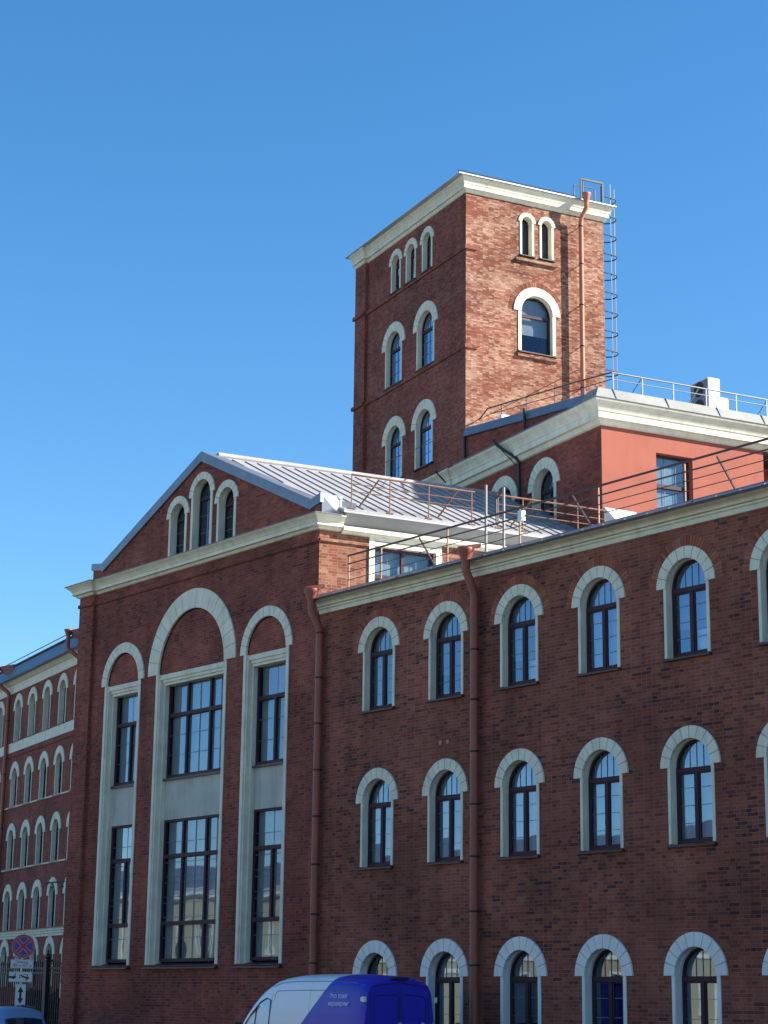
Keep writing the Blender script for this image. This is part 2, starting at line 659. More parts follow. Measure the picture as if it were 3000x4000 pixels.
def tilt_pane(mb, loop, y, k):
    """a sheet of glass hung a hair out of true, so neighbours mirror differently"""
    cx = sum(p[0] for p in loop) / len(loop)
    cz = sum(p[1] for p in loop) / len(loop)
    ta, tb = rnd.uniform(-k, k), rnd.uniform(-k, k)
    mb.poly([loop], lambda a, b: (a, y + (a - cx) * ta + (b - cz) * tb, b))


def arch_window(r, rO, trim, H, depth, style='casement', glass='glass', trimmat='cream', nomunt=False, vous=10, hood=0.0, hoodmat='brick_soldier', proud=0.045, transom=0.06):
    """meshes of one round-headed window, origin on the wall face at the middle of the sill"""
    d = {}
    s = MB()
    gap = 0.009 / rO
    for i in range(vous):
        a0, a1 = PI * i / vous, PI * (i + 1) / vous
        s.arc(r, rO, -proud, 0.02, H, a0 + (gap if i else 0), a1 - (gap if i < vous - 1 else 0), 3, 0)
    s.arc(r + 0.006, rO - 0.008, -proud + 0.022, 0.015, H, 0.01, PI - 0.01, 24, 1)
    for sg in (-1, 1):
        xa, xb = sorted((sg * r, sg * (r + trim)))
        s.box(xa, xb, -proud * 0.55, 0.02, 0, H - 0.001)
        s.add([(sg * r, 0.0201, 0), (sg * r, depth + .06, 0), (sg * r, depth + .06, H), (sg * r, 0.0201, H)], [(0, 1, 2, 3)])
    s.strip(r, 0.0201, depth + .06, H, 0, PI, 24)
    # thin bead round the reveal, half way in
    s.strip(r - 0.012, depth * 0.55, depth + .01, H, 0, PI, 24)
    s.add([(r * math.cos(a) * k, depth * 0.55, H + r * math.sin(a) * k) for a in [PI * i / 24 for i in range(25)]
           for k in (1, 1 - .012 / r)], [(2 * i, 2 * i + 1, 2 * i + 3, 2 * i + 2) for i in range(24)])
    d['window'] = (s.mesh('window', [trimmat, 'cream_joint']))
    # frame
    f = MB()
    fw = 0.055 if r > 0.4 else 0.04
    y0, y1 = depth, depth + 0.06
    f.arc(r - fw, r - 0.002, y0, y1, H, 0, PI, 24)
    for sg in (-1, 1):
        xa, xb = sorted((sg * (r - fw), sg * (r - 0.002)))
        f.box(xa, xb, y0, y1, 0.0, H)
    f.box(-r + fw, r - fw, y0 - .004, y1, 0.0, fw * 1.35)
    zt = H - transom
    if style in ('casement', 'plain'):
        f.box(-r + fw, r - fw, y0 - 0.014, y1, zt - 0.05, zt + 0.05)
    if style == 'casement':
        mw = 0.042
        f.box(-mw, mw, y0 - 0.008, y1, fw * 1.35, zt - 0.05)
        for a, b in ((-r + fw, -mw), (mw, r - fw)):
            z0, z1 = fw * 1.35, zt - .05
            t = 0.036
            f.box(a, a + t, y0 + .012, y1, z0, z1)
            f.box(b - t, b, y0 + .012, y1, z0, z1)
            f.box(a + t, b - t, y0 + .013, y1, z0, z0 + t)
            f.box(a + t, b - t, y0 + .013, y1, z1 - t, z1)
    g = MB()
    yb = y0 + 0.018
    if style == 'casement':
        n = 4 if H < 2.2 else 5
        for k in range(1, n):
            z = fw + (zt - fw) * k / n
            for a, b in ((-r + fw + .045, -.095), (.095, r - fw - .045)):
                g.box(a, b, yb, yb + .012, z - .006, z + .006)
        for xm in (-.19, 0, .19):
            g.box(xm - .004, xm + .004, yb, yb + .012, zt + .05, H + math.sqrt(r * r - xm * xm) - fw)
    elif style == 'plain' and not nomunt:
        g.box(-.008, .008, yb, yb + .012, fw * 1.35, H + r - fw - .001)
        for k in (1, 2):
            z = fw + (zt - fw) * k / 3
            g.box(-r + fw, r - fw, yb + .001, yb + .013, z - .008, z + .008)
    f.add(g.v, g.f, 1)
    d['frame'] = f.mesh('frame', ['frame_brown', 'muntin'])
    d['pane'] = []
    for q in range(4):
        p = MB()
        top = [((r - fw * .6) * math.cos(PI * i / 20), H + (r - fw * .6) * math.sin(PI * i / 20)) for i in range(21)]
        yp = y0 + .032
        if style == 'casement':
            tilt_pane(p, [(-r + fw * .6, zt), (r - fw * .6, zt)] + top, yp, 0.006)
            tilt_pane(p, [(-r + fw * .6, 0.02), (-.01, 0.02), (-.01, zt), (-r + fw * .6, zt)], yp, 0.006)
            tilt_pane(p, [(.01, 0.02), (r - fw * .6, 0.02), (r - fw * .6, zt), (.01, zt)], yp, 0.006)
        else:
            tilt_pane(p, [(-r + fw * .6, 0.02), (r - fw * .6, 0.02)] + top, yp, 0.005)
        d['pane'].append(p.mesh('pane', glass))
    sl = MB()
    x = r + trim + 0.03
    sl.add([(-x, -.10, -.045), (x, -.10, -.045), (x, depth, .012), (-x, depth, .012), (-x, -.10, -.075), (x, -.10, -.075),
            (x, 0.01, -.075), (-x, .01, -.075), (x, .01, -.045), (-x, .01, -.045)],
           [(0, 1, 2, 3), (0, 1, 5, 4), (4, 5, 6, 7), (0, 4, 7, 9), (1, 5, 6, 8)])
    # keep the sloping sheet between the jambs
    d['sill'] = sl.mesh('sill', 'sill_metal')
    if hood:
        h = MB()
        nb = int(PI * (rO + hood / 2) / 0.083)
        for i in range(nb):
            a0, a1 = PI * i / nb, PI * (i + 1) / nb
            g_ = 0.006 / rO
            h.arc(rO + 0.012, rO + hood + rnd.uniform(-.012, .012), -.008, .01, H, a0 + g_, a1 - g_, 1)
        d['brick_hood'] = h.mesh('brick_hood', hoodmat)
    # curtains
    cu = MB()
    vs = []
    n = 44
    for i in range(n + 1):
        xx = -r + 2 * r * i / n
        yy = depth + .16 + .022 * math.sin(i * 1.9) + .012 * math.sin(i * .7)
        vs += [(xx, yy, 0.03), (xx, yy, H + math.sqrt(max(0.0, r * r - xx * xx)))]
    cu.add(vs, [(2 * i, 2 * i + 1, 2 * i + 3, 2 * i + 2) for i in range(n)], 0, True)
    d['curtain'] = cu.mesh('curtain', 'curtain')
    b = MB()
    zb = H * rnd.uniform(.3, .5)
    b.poly([[(-r, zb), (r, zb), (r, H + r * .9), (-r, H + r * .9)]], lambda a, c: (a, depth + .17, c))
    d['blind'] = b.mesh('blind', 'blind')
    return d


def place_window(d, parent, loc, rz=0.0, cover=None, label=None):
    o = obj('window', d['window'], parent, loc, rz)
    if label:
        o['label'] = label
    for k in ('frame', 'sill', 'brick_hood'):
        if k in d:
            obj(k, d[k], o)
    obj('pane', rnd.choice(d['pane']), o)
    if cover:
        obj(cover, d[cover], o)
    return o


def rect_frame(f, g, x0, x1, z0, z1, y, xs, zs, gx=0.5, gz=0.6, fw=0.07, skip=None):
    """frame bars of a square-headed window; xs mullions, zs transoms; muntins into g"""
    g = MB()
    yb = y + .075
    f.box(x0, x0 + fw, y, yb, z0, z1)
    f.box(x1 - fw, x1, y, yb, z0, z1)
    f.box(x0 + fw, x1 - fw, y - .004, yb, z0, z0 + fw * 1.3)
    f.box(x0 + fw, x1 - fw, y - .004, yb, z1 - fw, z1)
    for z in zs:
        f.box(x0 + fw, x1 - fw, y - .016, yb, z - .055, z + .055)
    zz = [z0 + fw * 1.3] + list(zs) + [z1 - fw]
    for x, a, b in xs:
        lo = z0 + fw * 1.3 if a is None else a + .055
        hi = z1 - fw if b is None else b - .055
        f.box(x - .045, x + .045, y - .009, yb, lo, hi)
        inner = [z for z in zs if lo < z < hi]
    cols = sorted(set([x0 + fw, x1 - fw] + [x for x, a, b in xs]))
    for a, b in zip(cols[:-1], cols[1:]):
        n = max(1, round((b - a) / gx))
        for i in range(1, n):
            xx = a + (b - a) * i / n
            g.box(xx - .007, xx + .007, y + .045, y + .058, z0 + fw, z1 - fw)
    for a, b in zip(zz[:-1], zz[1:]):
        n = max(1, round((b - a) / gz))
        for i in range(1, n):
            q = a + (b - a) * i / n
            g.box(x0 + fw, x1 - fw, y + .046, y + .059, q - .007, q + .007)
    f.add(g.v, g.f, 1)


def drainpipe(parent, pts, r, head=None, joints=(), mt='pipe_paint', wall=None):
    p = MB()
    p.tube(pts, r, 14)
    o = p.build('drainpipe', mt, parent)
    if head:
        c = MB()
        c.lathe([(r * 0.9, -.34), (r * 1.05, -.26), (r * 1.75, -.05), (r * 1.95, 0.0), (r * 1.95, .05), (r * 1.8, .05), (r * 1.6, -.03), (0.001, -.10)], head, 16)
        c.build('rain_head', mt, o)
    for z in joints:
        q = MB()
        x, y = joint_xy(pts, z)
        q.lathe([(r + .001, -.022), (r + .014, -.018), (r + .014, .018), (r + .001, .022)], (x, y, z), 14)
        if wall:
            q.bar((x, y, z), (x + wall[0], y + wall[1], z), .02, .02)
        q.build('pipe_clamp', 'clamp', o)
    return o


def joint_xy(pts, z):
    for a, b in zip(pts[:-1], pts[1:]):
        lo, hi = sorted((a[2], b[2]))
        if lo <= z <= hi and hi > lo:
            t = (z - a[2]) / (b[2] - a[2])
            return a[0] + (b[0] - a[0]) * t, a[1] + (b[1] - a[1]) * t
    return pts[-1][0], pts[-1][1]


def CORN(z0, h, p, pc):
    """classical cornice section: bed mould, corona standing pc out, cyma leaning out to p"""
    return [(0.03, z0), (pc * .35, z0 + .03 * h), (pc * .5, z0 + .14 * h), (pc * .62, z0 + .22 * h), (pc, z0 + .24 * h), (pc, z0 + .50 * h),
            (pc + (p - pc) * .12, z0 + .53 * h), (pc + (p - pc) * .22, z0 + .62 * h), (pc + (p - pc) * .5, z0 + .76 * h),
            (pc + (p - pc) * .93, z0 + .9 * h), (p, z0 + .94 * h), (p, z0 + h)]


# ------------------------------------------------------------------ ground
g = MB()
g.add([(-600, -600, -.004), (600, -600, -.004), (600, 600, -.004), (-600, 600, -.004)], [(0, 1, 2, 3)])
structure('ground', g, 'soil')
g = MB()
g.box(-200, 120, -26, -2.0, -.1, 0.0)
structure('road', g, 'asphalt')
g = MB()
g.box(-200, 120, -1.84, 0.0, -.1, 0.13)
g.box(-200, 120, -50, -26.16, -.1, 0.13)
structure('pavement', g, 'paving')
g = MB()
g.box(-200, 120, -2.0, -1.842, -.1, 0.15)
g.box(-200, 120, -26.158, -26, -.1, 0.15)
structure('kerb', g, 'kerb_stone')

TH = R_(78.36878487)
RC = (1.6067, 8.8364, 0.0)
EX, EY = Vector((math.cos(TH), math.sin(TH))), Vector((-math.sin(TH), math.cos(TH)))   # block frame: r along EX, m along EY


def T(r, m, z=0.0):
    q = Vector((RC[0], RC[1])) + EX * r + EY * m
    return (q.x, q.y, z)


RL = -PI / 2          # rotation of a left-facing facade inside the block frame


def interior(parent, boxes, loc=(0, 0, 0), rz=0.0):
    b = MB()
    for bx in boxes:
        b.box(*bx)
    return b.build('partition', 'dark_room', parent, loc, rz)


# ================================================================== STREET WING
wing = thing('factory_wing', 'three-storey dark brick wing with rows of arched windows, right behind the blue van', 'building')
WX1 = 24.0
cols = [2.55 + 2.622 * k for k in range(8)]
w1 = arch_window(.57, .83, .075, 1.50, .155, hood=.22)
w2 = arch_window(.57, .83, .075, 1.57, .155)
w3 = arch_window(.57, .86, .09, 1.70, .18, trimmat='white_trim')
rows = [(9.08, 10.58, w1, .60), (5.20, 6.77, w2, .60), (0.86, 2.56, w3, .61)]
wl = MB()
holes = []
for zs, zp, d, r in rows:
    for c in cols:
        holes.append(arch_loop(r, zp - zs, c, zs - .01))
wl.poly([[(0.0, 0), (WX1, 0), (WX1, 11.86), (0.0, 11.86)]] + holes, lambda a, b: (a, 0, b))
wl.add([(WX1, 0, 0), (WX1, 12, 0), (WX1, 12, 11.86), (WX1, 0, 11.86)], [(0, 1, 2, 3)])
wl.add([(2.4, 12, 0), (WX1, 12, 0), (WX1, 12, 11.86), (2.4, 12, 11.86)], [(0, 1, 2, 3)])
wl.build('wall', 'brick_wing', wing)
covers = {(0, 0): 'curtain', (0, 1): 'blind', (0, 2): 'blind', (0, 3): 'curtain', (0, 4): 'blind', (0, 5): 'curtain', (1, 0): 'curtain', (1, 1): 'curtain', (1, 2): 'curtain',
          (1, 3): 'curtain', (1, 4): 'curtain', (1, 5): 'curtain', (2, 2): 'blind', (2, 1): 'curtain', (2, 4): 'blind'}
for i, (zs, zp, d, r) in enumerate(rows):
    for j, c in enumerate(cols):
        place_window(d, wing, (c, 0, zs), 0, covers.get((i, j)))
for j in (2, 4):  # pale plane added behind two panes, standing in for their bright reflections
    sh_ = MB()
    sh_.poly([[(.06, .08), (.52, .08), (.52, .55), (.06, .55)]], lambda a, z: (a, .24, z))
    sh_.build('pane_glint', 'sheet_white', wing, (cols[j], 0, 9.08))
interior(wing, [(0.2, WX1 - .1, 1.6, 1.65, 0, 11.7), (0.2, WX1 - .1, .3, 1.6, 4.2, 4.3), (0.2, WX1 - .1, .3, 1.6, 8.1, 8.2), (0.2, WX1 - .1, .3, 1.6, 11.72, 11.78)] +
         [(c + 1.311, c + 1.341, .3, 1.6, 0, 11.7) for c in cols])
c = MB()
c.sweep([(0.02, 0), (WX1, 0), (WX1, 12)], [(0.02, 11.83), (.05, 11.835), (.06, 11.93), (.10, 11.95), (.10, 11.995), (.055, 12.0), (.055, 12.012), (.12, 12.02),
                                       (.135, 12.07), (.17, 12.10), (.30, 12.13), (.31, 12.15)], back=.25)
c.build('cornice', 'cream', wing)
rf = MB()
seam_x = [0.45 + .66 * k for k in range(36)]
# roof sheet: gutter apron, then a shallow slope
rf.sweep([(0.0, 0), (WX1, 0)], [(.20, 12.152), (.47, 12.135), (.49, 12.15), (.42, 12.19), (.25, 12.30)], back=.1)
for x in seam_x:
    if x < WX1 - .3:
        rf.bar((x, -.462, 12.152), (x, -.40, 12.205), .028, .03, 1)
rf.build('roof_edge', ['zinc_dark', 'clamp'], wing)
rs = MB()
rs.add([(0.05, -.249, 12.302), (WX1, -.249, 12.302), (WX1, 6, 12.75), (1.25, 6, 12.75)], [(0, 1, 2, 3)])
rs.add([(1.25, 6, 12.75), (WX1, 6, 12.75), (WX1, 12, 12.3), (2.5, 12, 12.3)], [(0, 1, 2, 3)])
rs.build('roof', 'zinc', wing)
# roof railing
PX = [2.27 + 2.645 * k for k in range(9)]
ry = .2
rl = MB()
rl.tube([(.9, ry, 13.30), (WX1 - .5, ry, 13.36)], .028, 8)
rl.tube([(.9, ry, 13.08), (WX1 - .5, ry, 13.13)], .019, 6)
rl.tube([(.9, ry, 12.87), (WX1 - .5, ry, 12.92)], .011, 6)
rl.tube([(.9, ry, 12.65), (WX1 - .5, ry, 12.70)], .011, 6)
rail = rl.build('roof_railing', 'rail_brown', wing)
for i, x in enumerate([0.9] + PX):
    p = MB()
    p.bar((x, ry + .04, 12.33), (x, ry + .04, 13.30), .035, .035)
    p.build('post', 'post_brown', rail)
for x0, x1 in ((3.80, 4.64), (9.35, 10.14), (13.78, 14.42), (18.4, 19.2)):
    p = MB()
    p.bar((x0, ry + .05, 13.28), (x1, ry - .1, 12.36), .035, .035)
    p.build('brace', 'rail_brown', rail)
# downpipes
drainpipe(wing, [(.20, -.44, 12.10), (.20, -.43, 11.88), (.22, -.18, 11.42), (.22, -.16, 11.3), (.22, -.16, .3)], .105, (.20, -.44, 12.38),
          (11.3, 10.12, 8.92, 7.73, 6.55, 5.34, 4.1, 2.9), wall=(0, .15))
drainpipe(wing, [(6.42, -.46, 12.12), (6.42, -.45, 11.90), (6.40, -.19, 11.45), (6.40, -.17, 11.3), (6.40, -.17, .3)], .105, (6.42, -.46, 12.40),
          (10.05, 8.86, 7.65, 6.43, 5.24, 4.0, 2.8), wall=(0, .16))
# brick-coloured spout boxes feeding the rain heads
for x in (.16, 6.38):
    b = MB()
    b.add([(x - .5, -.25, 12.62), (x + .35, -.25, 12.55), (x + .2, -.50, 12.43), (x - .2, -.50, 12.43),
           (x - .5, -.25, 12.50), (x + .35, -.25, 12.44), (x + .2, -.50, 12.38), (x - .2, -.50, 12.38)],
          [(0, 1, 2, 3), (4, 5, 6, 7), (0, 1, 5, 4), (1, 2, 6, 5), (2, 3, 7, 6), (3, 0, 4, 7)])
    b.build('gutter_spout', 'pipe_paint', wing)
for x in (6.33 - 1.35, 6.33 - 1.08):
    b = MB()
    b.box(x - .05, x + .05, -.02, 0.01, 7.95, 8.05)
    b.build('anchor_plate', 'pipe_paint_light', wing)

# ================================================================== GABLED HALL
hall = thing('gabled_hall', 'gabled brick hall with three tall arched bays and a pale metal roof', 'building')
GX = -0.105
bays = [(-9.97, .92, 1.225), (-6.2, 1.73, 2.30), (-2.43, .95, 1.23)]
gw = [(-7.2, 15.85, .385, .61, .10), (-5.93, 16.27, .455, .67, .11), (-4.62, 15.84, .385, .60, .10)]
AP = (-5.98, 17.45)
outer = [(-12.55, 0), (GX, 0), (GX, 14.95), (-.47, 14.86), AP, (-11.47, 14.98), (-12.05, 15.1), (-12.05, 14.3), (-12.55, 14.3)]
hl = []
for xc, r, rO in bays:
    hl.append(arch_loop(r + .04, 11.2 - 2.91, xc, 2.90))
for xc, zp, r, rO, tr in gw:
    hl.append(arch_loop(r + .04, zp - 14.63, xc, 14.62))
wl = MB()
wl.poly([outer] + hl, lambda a, b: (a, 0, b))
# pilaster at the left corner, and string course
wl.box(-12.66, -11.8, -.11, .01, 0, 14.2)
wl.box(-11.8, GX + .02, -.055, .01, 13.85, 13.95)
wl.box(-12.68, -11.8, -.17, -.11, 13.85, 13.95)
# blocks at the foot of the gable
wl.box(-.60, GX + .03, -.015, .52, 14.2, 14.95)
wl.box(-12.08, -11.42, -.015, .52, 14.2, 15.06)
# inner face of the parapet gable
wl.poly([[(-.47, 14.2), (-.47, 14.86), AP, (-11.47, 14.98), (-11.47, 14.2)]], lambda a, b: (a, .5, b))
# left and back walls
wl.add([(-12.55, 0, 0), (-10.7, 9, 0), (-10.7, 9, 14.3), (-12.55, 0, 14.3)], [(0, 1, 2, 3)])
wl.build('wall', 'brick_hall', hall)
# sunlit return wall along the block direction
rw = MB()
RD = EX


def G2(r, z, off=0.0):        # point on the return wall; off = towards the sun side
    q = Vector((GX, 0)) + RD * r + Vector((RD.y, -RD.x)) * off
    return (q.x, q.y, z)


wins = [(1.62, 3.50), (5.2, 7.1)]
rw.poly([[(0, 0), (9.02, 0), (9.02, 14.3), (0, 14.3)]] + [[(a, 11.2), (b, 11.2), (b, 13.9), (a, 13.9)] for a, b in wins], lambda a, b: G2(a, b))
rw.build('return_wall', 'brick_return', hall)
led = MB()
q0, q1 = G2(0, 0), G2(1.45, 0)
led.sweep([(q0[0], q0[1]), (q1[0], q1[1])], [(0.0, 13.85), (.06, 13.86), (.06, 13.94), (0, 13.96)], back=.05)
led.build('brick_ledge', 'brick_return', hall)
for a, b in wins:
    f, gg, p, s = MB(), MB(), MB(), MB()
    rect_frame(f, None, 0, b - a, 0, 2.7, .15, [((b - a) / 2, None, None)], [1.9], .45, .65)
    p.poly([[(0.03, 0.03), (b - a - .03, .03), (b - a - .03, 2.67), (.03, 2.67)]], lambda x, z: (x, .21, z))
    s.box(-.16, 0.0, -.05, .26, -.05, 3.05)
    s.box(b - a, b - a + .16, -.05, .26, -.05, 3.05)
    s.box(0.0, b - a, -.04, .26, 2.7, 2.82)
    s.box(0.0, b - a, -.06, .26, 2.84, 3.04)
    L = G2(a, 11.2)
    o = s.build('window', 'cream', hall, L, TH)
    bl = MB()
    bl.poly([[(0, 0), (b - a, 0), (b - a, 2.7), (0, 2.7)]], lambda x, z: (x, .30, z))
    bl.build('blind', 'blind_pale', o)
    f.build('frame', ['frame_brown', 'muntin'], o)
    p.build('pane', 'glass', o)
# tall bays
for xc, r, rO in bays:
    zs, zp = 2.91, 11.2
    wide = r > 1.3
    s = MB()
    nv = 17 if wide else 13
    gap = 0.009 / rO
    for i in range(nv):
        s.arc(r, rO, -.045, .02, zp, PI * i / nv + (gap if i else 0), PI * (i + 1) / nv - (gap if i < nv - 1 else 0), 3)
    s.arc(r + .006, rO - .008, -.022, .015, zp, .01, PI - .01, 30, 1)
    for sg in (-1, 1):
        xa, xb = sorted((sg * r, sg * (r + .12)))
        s.box(xc * 0 + xa, xb, -.028, .02, 0 + zs, zp - .001)
        # stepped reveal
        xa, xb = sorted((sg * (r - .05), sg * (r + .035)))
        s.box(xa, xb, .0201, .165, zs, zp - .002)
        xa, xb = sorted((sg * (r - .11), sg * (r + .034)))
        s.box(xa, xb, .1652, .38, zs, zp - .14)
    # lintel mouldings under the brick arch
    s.box(-r + .05, r - .05, .035, .40, 11.04, 11.18)
    s.box(-r + .11, r - .11, .075, .40, 10.95, 11.038)
    s.box(-r + .11, r - .11, .12, .40, 10.87, 10.948)
    # spandrel panel
    s.box(-r + .11, r - .11, .29, .40, 6.98, 8.17, 2)
    o = s.build('window', ['cream', 'cream_joint', 'stucco_panel'], hall, (xc, 0, 0))
    inf = MB()
    inf.poly([[(r * math.cos(PI * i / 24), zp - .02 + (r - .001) * math.sin(PI * i / 24)) for i in range(25)]], lambda a, b: (a, .05, b))
    inf.build('arch_infill', 'brick_hall', o)
    x0, x1 = -r + .11, r - .11
    for z0, z1, tz in ((8.17, 10.95, [9.99]), (3.0, 6.98, [5.94, 4.06])):
        f, gg, p = MB(), MB(), MB()
        if wide:
            xs = [(-.6, None, None), (.6, None, None)]
        else:
            xs = [(.05, None if len(tz) == 1 else 4.06, tz[0])]
        rect_frame(f, None, x0, x1, z0, z1, .305, xs, tz, .55, .62)
        fr = f.build('frame', ['frame_brown', 'muntin'], o)
        xs_ = [x0] + [x for x, a, b in xs] + [x1]
        zz_ = [z0] + sorted(tz) + [z1]
        for a, b in zip(xs_[:-1], xs_[1:]):
            for e, h in zip(zz_[:-1], zz_[1:]):
                tilt_pane(p, [(a + .02, e), (b - .02, e), (b - .02, h), (a + .02, h)], .37, .004)
        p.build('pane', 'glass', o)
        bl = MB()
        bl.poly([[(x0, z0), (x1, z0), (x1, z1), (x0, z1)]], lambda a, z: (a, .48, z))
        bl.build('blind', 'blind_warm', o)
        sl = MB()
        if z0 > 5:
            sl.box(x0 - .05, x1 + .05, .2, .30, z0 - .07, z0 - .01)
        else:
            sl.add([(-r - .15, -.12, zs - .07), (r + .15, -.12, zs - .07), (r + .15, .3, zs + .05), (-r - .15, .3, zs + .05),
                    (-r - .15, -.12, zs - .11), (r + .15, -.12, zs - .11), (r + .15, .02, zs - .11), (-r - .15, .02, zs - .11)],
                   [(0, 1, 2, 3), (0, 1, 5, 4), (4, 5, 6, 7)])
        sl.build('sill', 'sill_metal', o)
gwm = {}
for xc, zp, r, rO, tr in gw:
    key = (r, round(zp - 14.63, 2))
    if key not in gwm:
        gwm[key] = arch_window(r, rO, tr, zp - 14.63, .2, style='plain', vous=9)
    place_window(gwm[key], hall, (xc, 0, 14.63))
interior(hall, [(-12.2, -.6, 2.2, 2.25, 0, 14.2), (-12.2, -.6, .55, 2.2, 7.4, 7.5), (-12.2, -.6, .55, 2.2, 14.3, 14.4), (-8.3, -8.25, .6, 2.2, 0, 14.2), (-4.1, -4.05, .6, 2.2, 0, 14.2),
                (-9.5, -2.5, 2.2, 2.25, 14.4, 16.0)])
# cornice along front and return
q9 = G2(9.0, 0)
c = MB()
c.sweep([(-12.66, .6), (-12.66, -.11), (-11.8, -.11), (-11.8, 0), (GX, 0), G2(.62, 0)[:2]], CORN(14.17, .37, .35, .19), back=.2)
c.sweep([G2(.621, 0)[:2], q9[:2]], [(.03, 14.12), (.10, 14.13), (.115, 14.18), (.205, 14.19), (.205, 14.30), (.17, 14.312)], back=.1)
c.build('cornice', 'cream', hall)
cs = MB()
cs.sweep([(-12.66, .6), (-12.66, -.11), (-11.8, -.11), (-11.8, 0), (GX, 0), (G2(.5, 0)[0], G2(.5, 0)[1])], [(.30, 14.541), (.39, 14.535), (.39, 14.55), (.0, 14.63)], back=.01)
cs.build('cornice_flashing', 'zinc_dark', hall)
# roof: two slopes along the block direction, standing seams
EV = 14.72
RIDGE = 17.50
f0 = .40


def HR(r, m, z):       # roof point: r along the block direction from the front, m across (0 at the return wall)
    q = Vector((GX, 0)) + RD * r + EY * m
    return (q.x, q.y, z)


MR = 5.755                     # ridge offset across
EO = -.37                      # eave overhang
k_sl = (RIDGE - EV) / (MR - EO)


def front_r(m):        # the front edge follows the facade line, skewed to the roof
    return .45 / RD.y - (EY.y * m) / RD.y


rf = MB()
for m0, m1 in ((EO, MR), (2 * MR - EO, MR)):
    a = [HR(front_r(m0), m0, EV), HR(10.3, m0, EV), HR(10.3, m1, RIDGE), HR(front_r(m1), m1, RIDGE)]
    rf.add(a + [(p[0], p[1], p[2] - .09) for p in a], [(0, 1, 2, 3), (4, 5, 6, 7), (0, 1, 5, 4), (1, 2, 6, 5), (2, 3, 7, 6), (3, 0, 4, 7)])
rr = -1.2
while rr < 8.85:
    m0 = EO + .18
    # clip the seam where it meets the parapet gable
    while rr < front_r(m0) + .05 and m0 < MR:
        m0 += .05
    if m0 < MR - .2:
        for sgn in (1, -1):
            ma, mb_ = (m0, MR - .35) if sgn > 0 else (2 * MR - EO - .2, MR + .35)
            if sgn < 0 and rr < front_r(ma) + .2:
                pass
            za, zb = EV + k_sl * (ma - EO if sgn > 0 else 2 * MR - EO - ma), EV + k_sl * (mb_ - EO if sgn > 0 else 2 * MR - EO - mb_)
            rf.bar(HR(rr, ma, za + .014), HR(rr, mb_, zb + .014), .02, .036, 1)
    rr += .40
ro = rf.build('roof', ['roof_paint', 'zinc_matt'], hall)
rc = MB()
rc.tube([HR(front_r(MR), MR, RIDGE + .03), HR(10.2, MR, RIDGE + .03)], .10, 8)
rc.build('ridge_cap', 'roof_paint', ro)
# boxed sloping soffit under the eave
so = MB()
so.sweep([G2(.625, 0)[:2], q9[:2]], [(.165, 14.313), (.05, 14.335), (.345, 14.655), (.375, 14.70), (.30, 14.71)], back=.02)
so.build('eave_soffit', 'zinc_matt', hall)
# coping on the parapet gable: an upstand of folded sheet on each rake
cp = MB()


def rake(x0, z0, x1, z1, drop=.30):
    vs = []
    for y in (-.07, .56):
        vs += [(x0, y, z0), (x1, y, z1), (x1, y, z1 - drop), (x0, y, z0 - drop)]
    cp.add(vs, [(0, 1, 2, 3), (4, 5, 6, 7), (0, 1, 5, 4), (3, 2, 6, 7), (0, 3, 7, 4), (1, 2, 6, 5)])


rake(-5.98, 17.58, -.45, 15.06)
rake(-5.98, 17.58, -11.49, 15.14)
rake(-.449, 15.05, GX + .10, 15.16, .26)
rake(-11.491, 15.13, -12.12, 15.22, .22)
cp.build('gable_coping', 'zinc_dark', hall)
# folded sheet box wrapping the sunlit end of the parapet
eb = MB()
vs = [G2(.02, 14.62, .07), G2(.60, 14.62, .10), G2(.60, 15.12, .10), G2(.02, 15.12, .07), G2(.30, 14.75, .20)]
eb.add(vs, [(0, 1, 4), (1, 2, 4), (2, 3, 4), (3, 0, 4)])
eb.add([G2(.58, 14.62, .10), G2(.92, 14.62, .30), G2(.92, 14.93, .30), G2(.58, 15.0, .10)], [(0, 1, 2, 3)])
eb.build('parapet_cladding', 'sheet_white', hall)
# rusty eave railings
for a, b, posts, br in ((.78, 4.55, (.78, 1.93, 3.12, 4.46), ((1.6, 1.28), (4.0, 3.7))), (5.25, 8.85, (5.3, 6.1, 7.9, 8.8), ((6.35, 6.0),))):
    mo = -.3
    zt, zb = 15.70, EV + k_sl * (mo - EO) + .0
    rl = MB()
    rl.tube([HR(a, mo, zt + .02), HR(b, mo, zt)], .028, 8)
    rl.tube([HR(a, mo, zt - .24), HR(b, mo, zt - .26)], .014, 6)
    rl.tube([HR(a, mo, zt - .45), HR(b, mo, zt - .47)], .014, 6)
    rail = rl.build('roof_railing', 'rust', hall)
    for r in posts:
        p = MB()
        p.bar(HR(r, mo, zb), HR(r, mo, zt), .024, .024)
        p.bar(HR(r - .1, mo, zb + .02), HR(r + .1, mo, zb + .02), .08, .03)
        p.build('post', 'rust', rail)
    for r0, r1 in br:
        p = MB()
        m1 = mo + .55
        p.bar(HR(r0, mo, zt - .03), HR(r1, m1, EV + k_sl * (m1 - EO)), .035, .035)
        p.build('brace', 'rust', rail)
# left roof edge guard seen against the sky
rl = MB()
for z in (15.72, 15.50, 15.28):
    rl.tube([HR(-1.8, 11.95, z), HR(-.6, 11.95, z)], .02, 6)
rail = rl.build('roof_railing', 'rail_grey', hall)
for r in (-1.8, -1.2, -.6):
    p = MB()
    p.bar(HR(r, 11.95, 14.7), HR(r, 11.95, 15.72), .03, .03)
    p.build('post', 'rail_grey', rail)
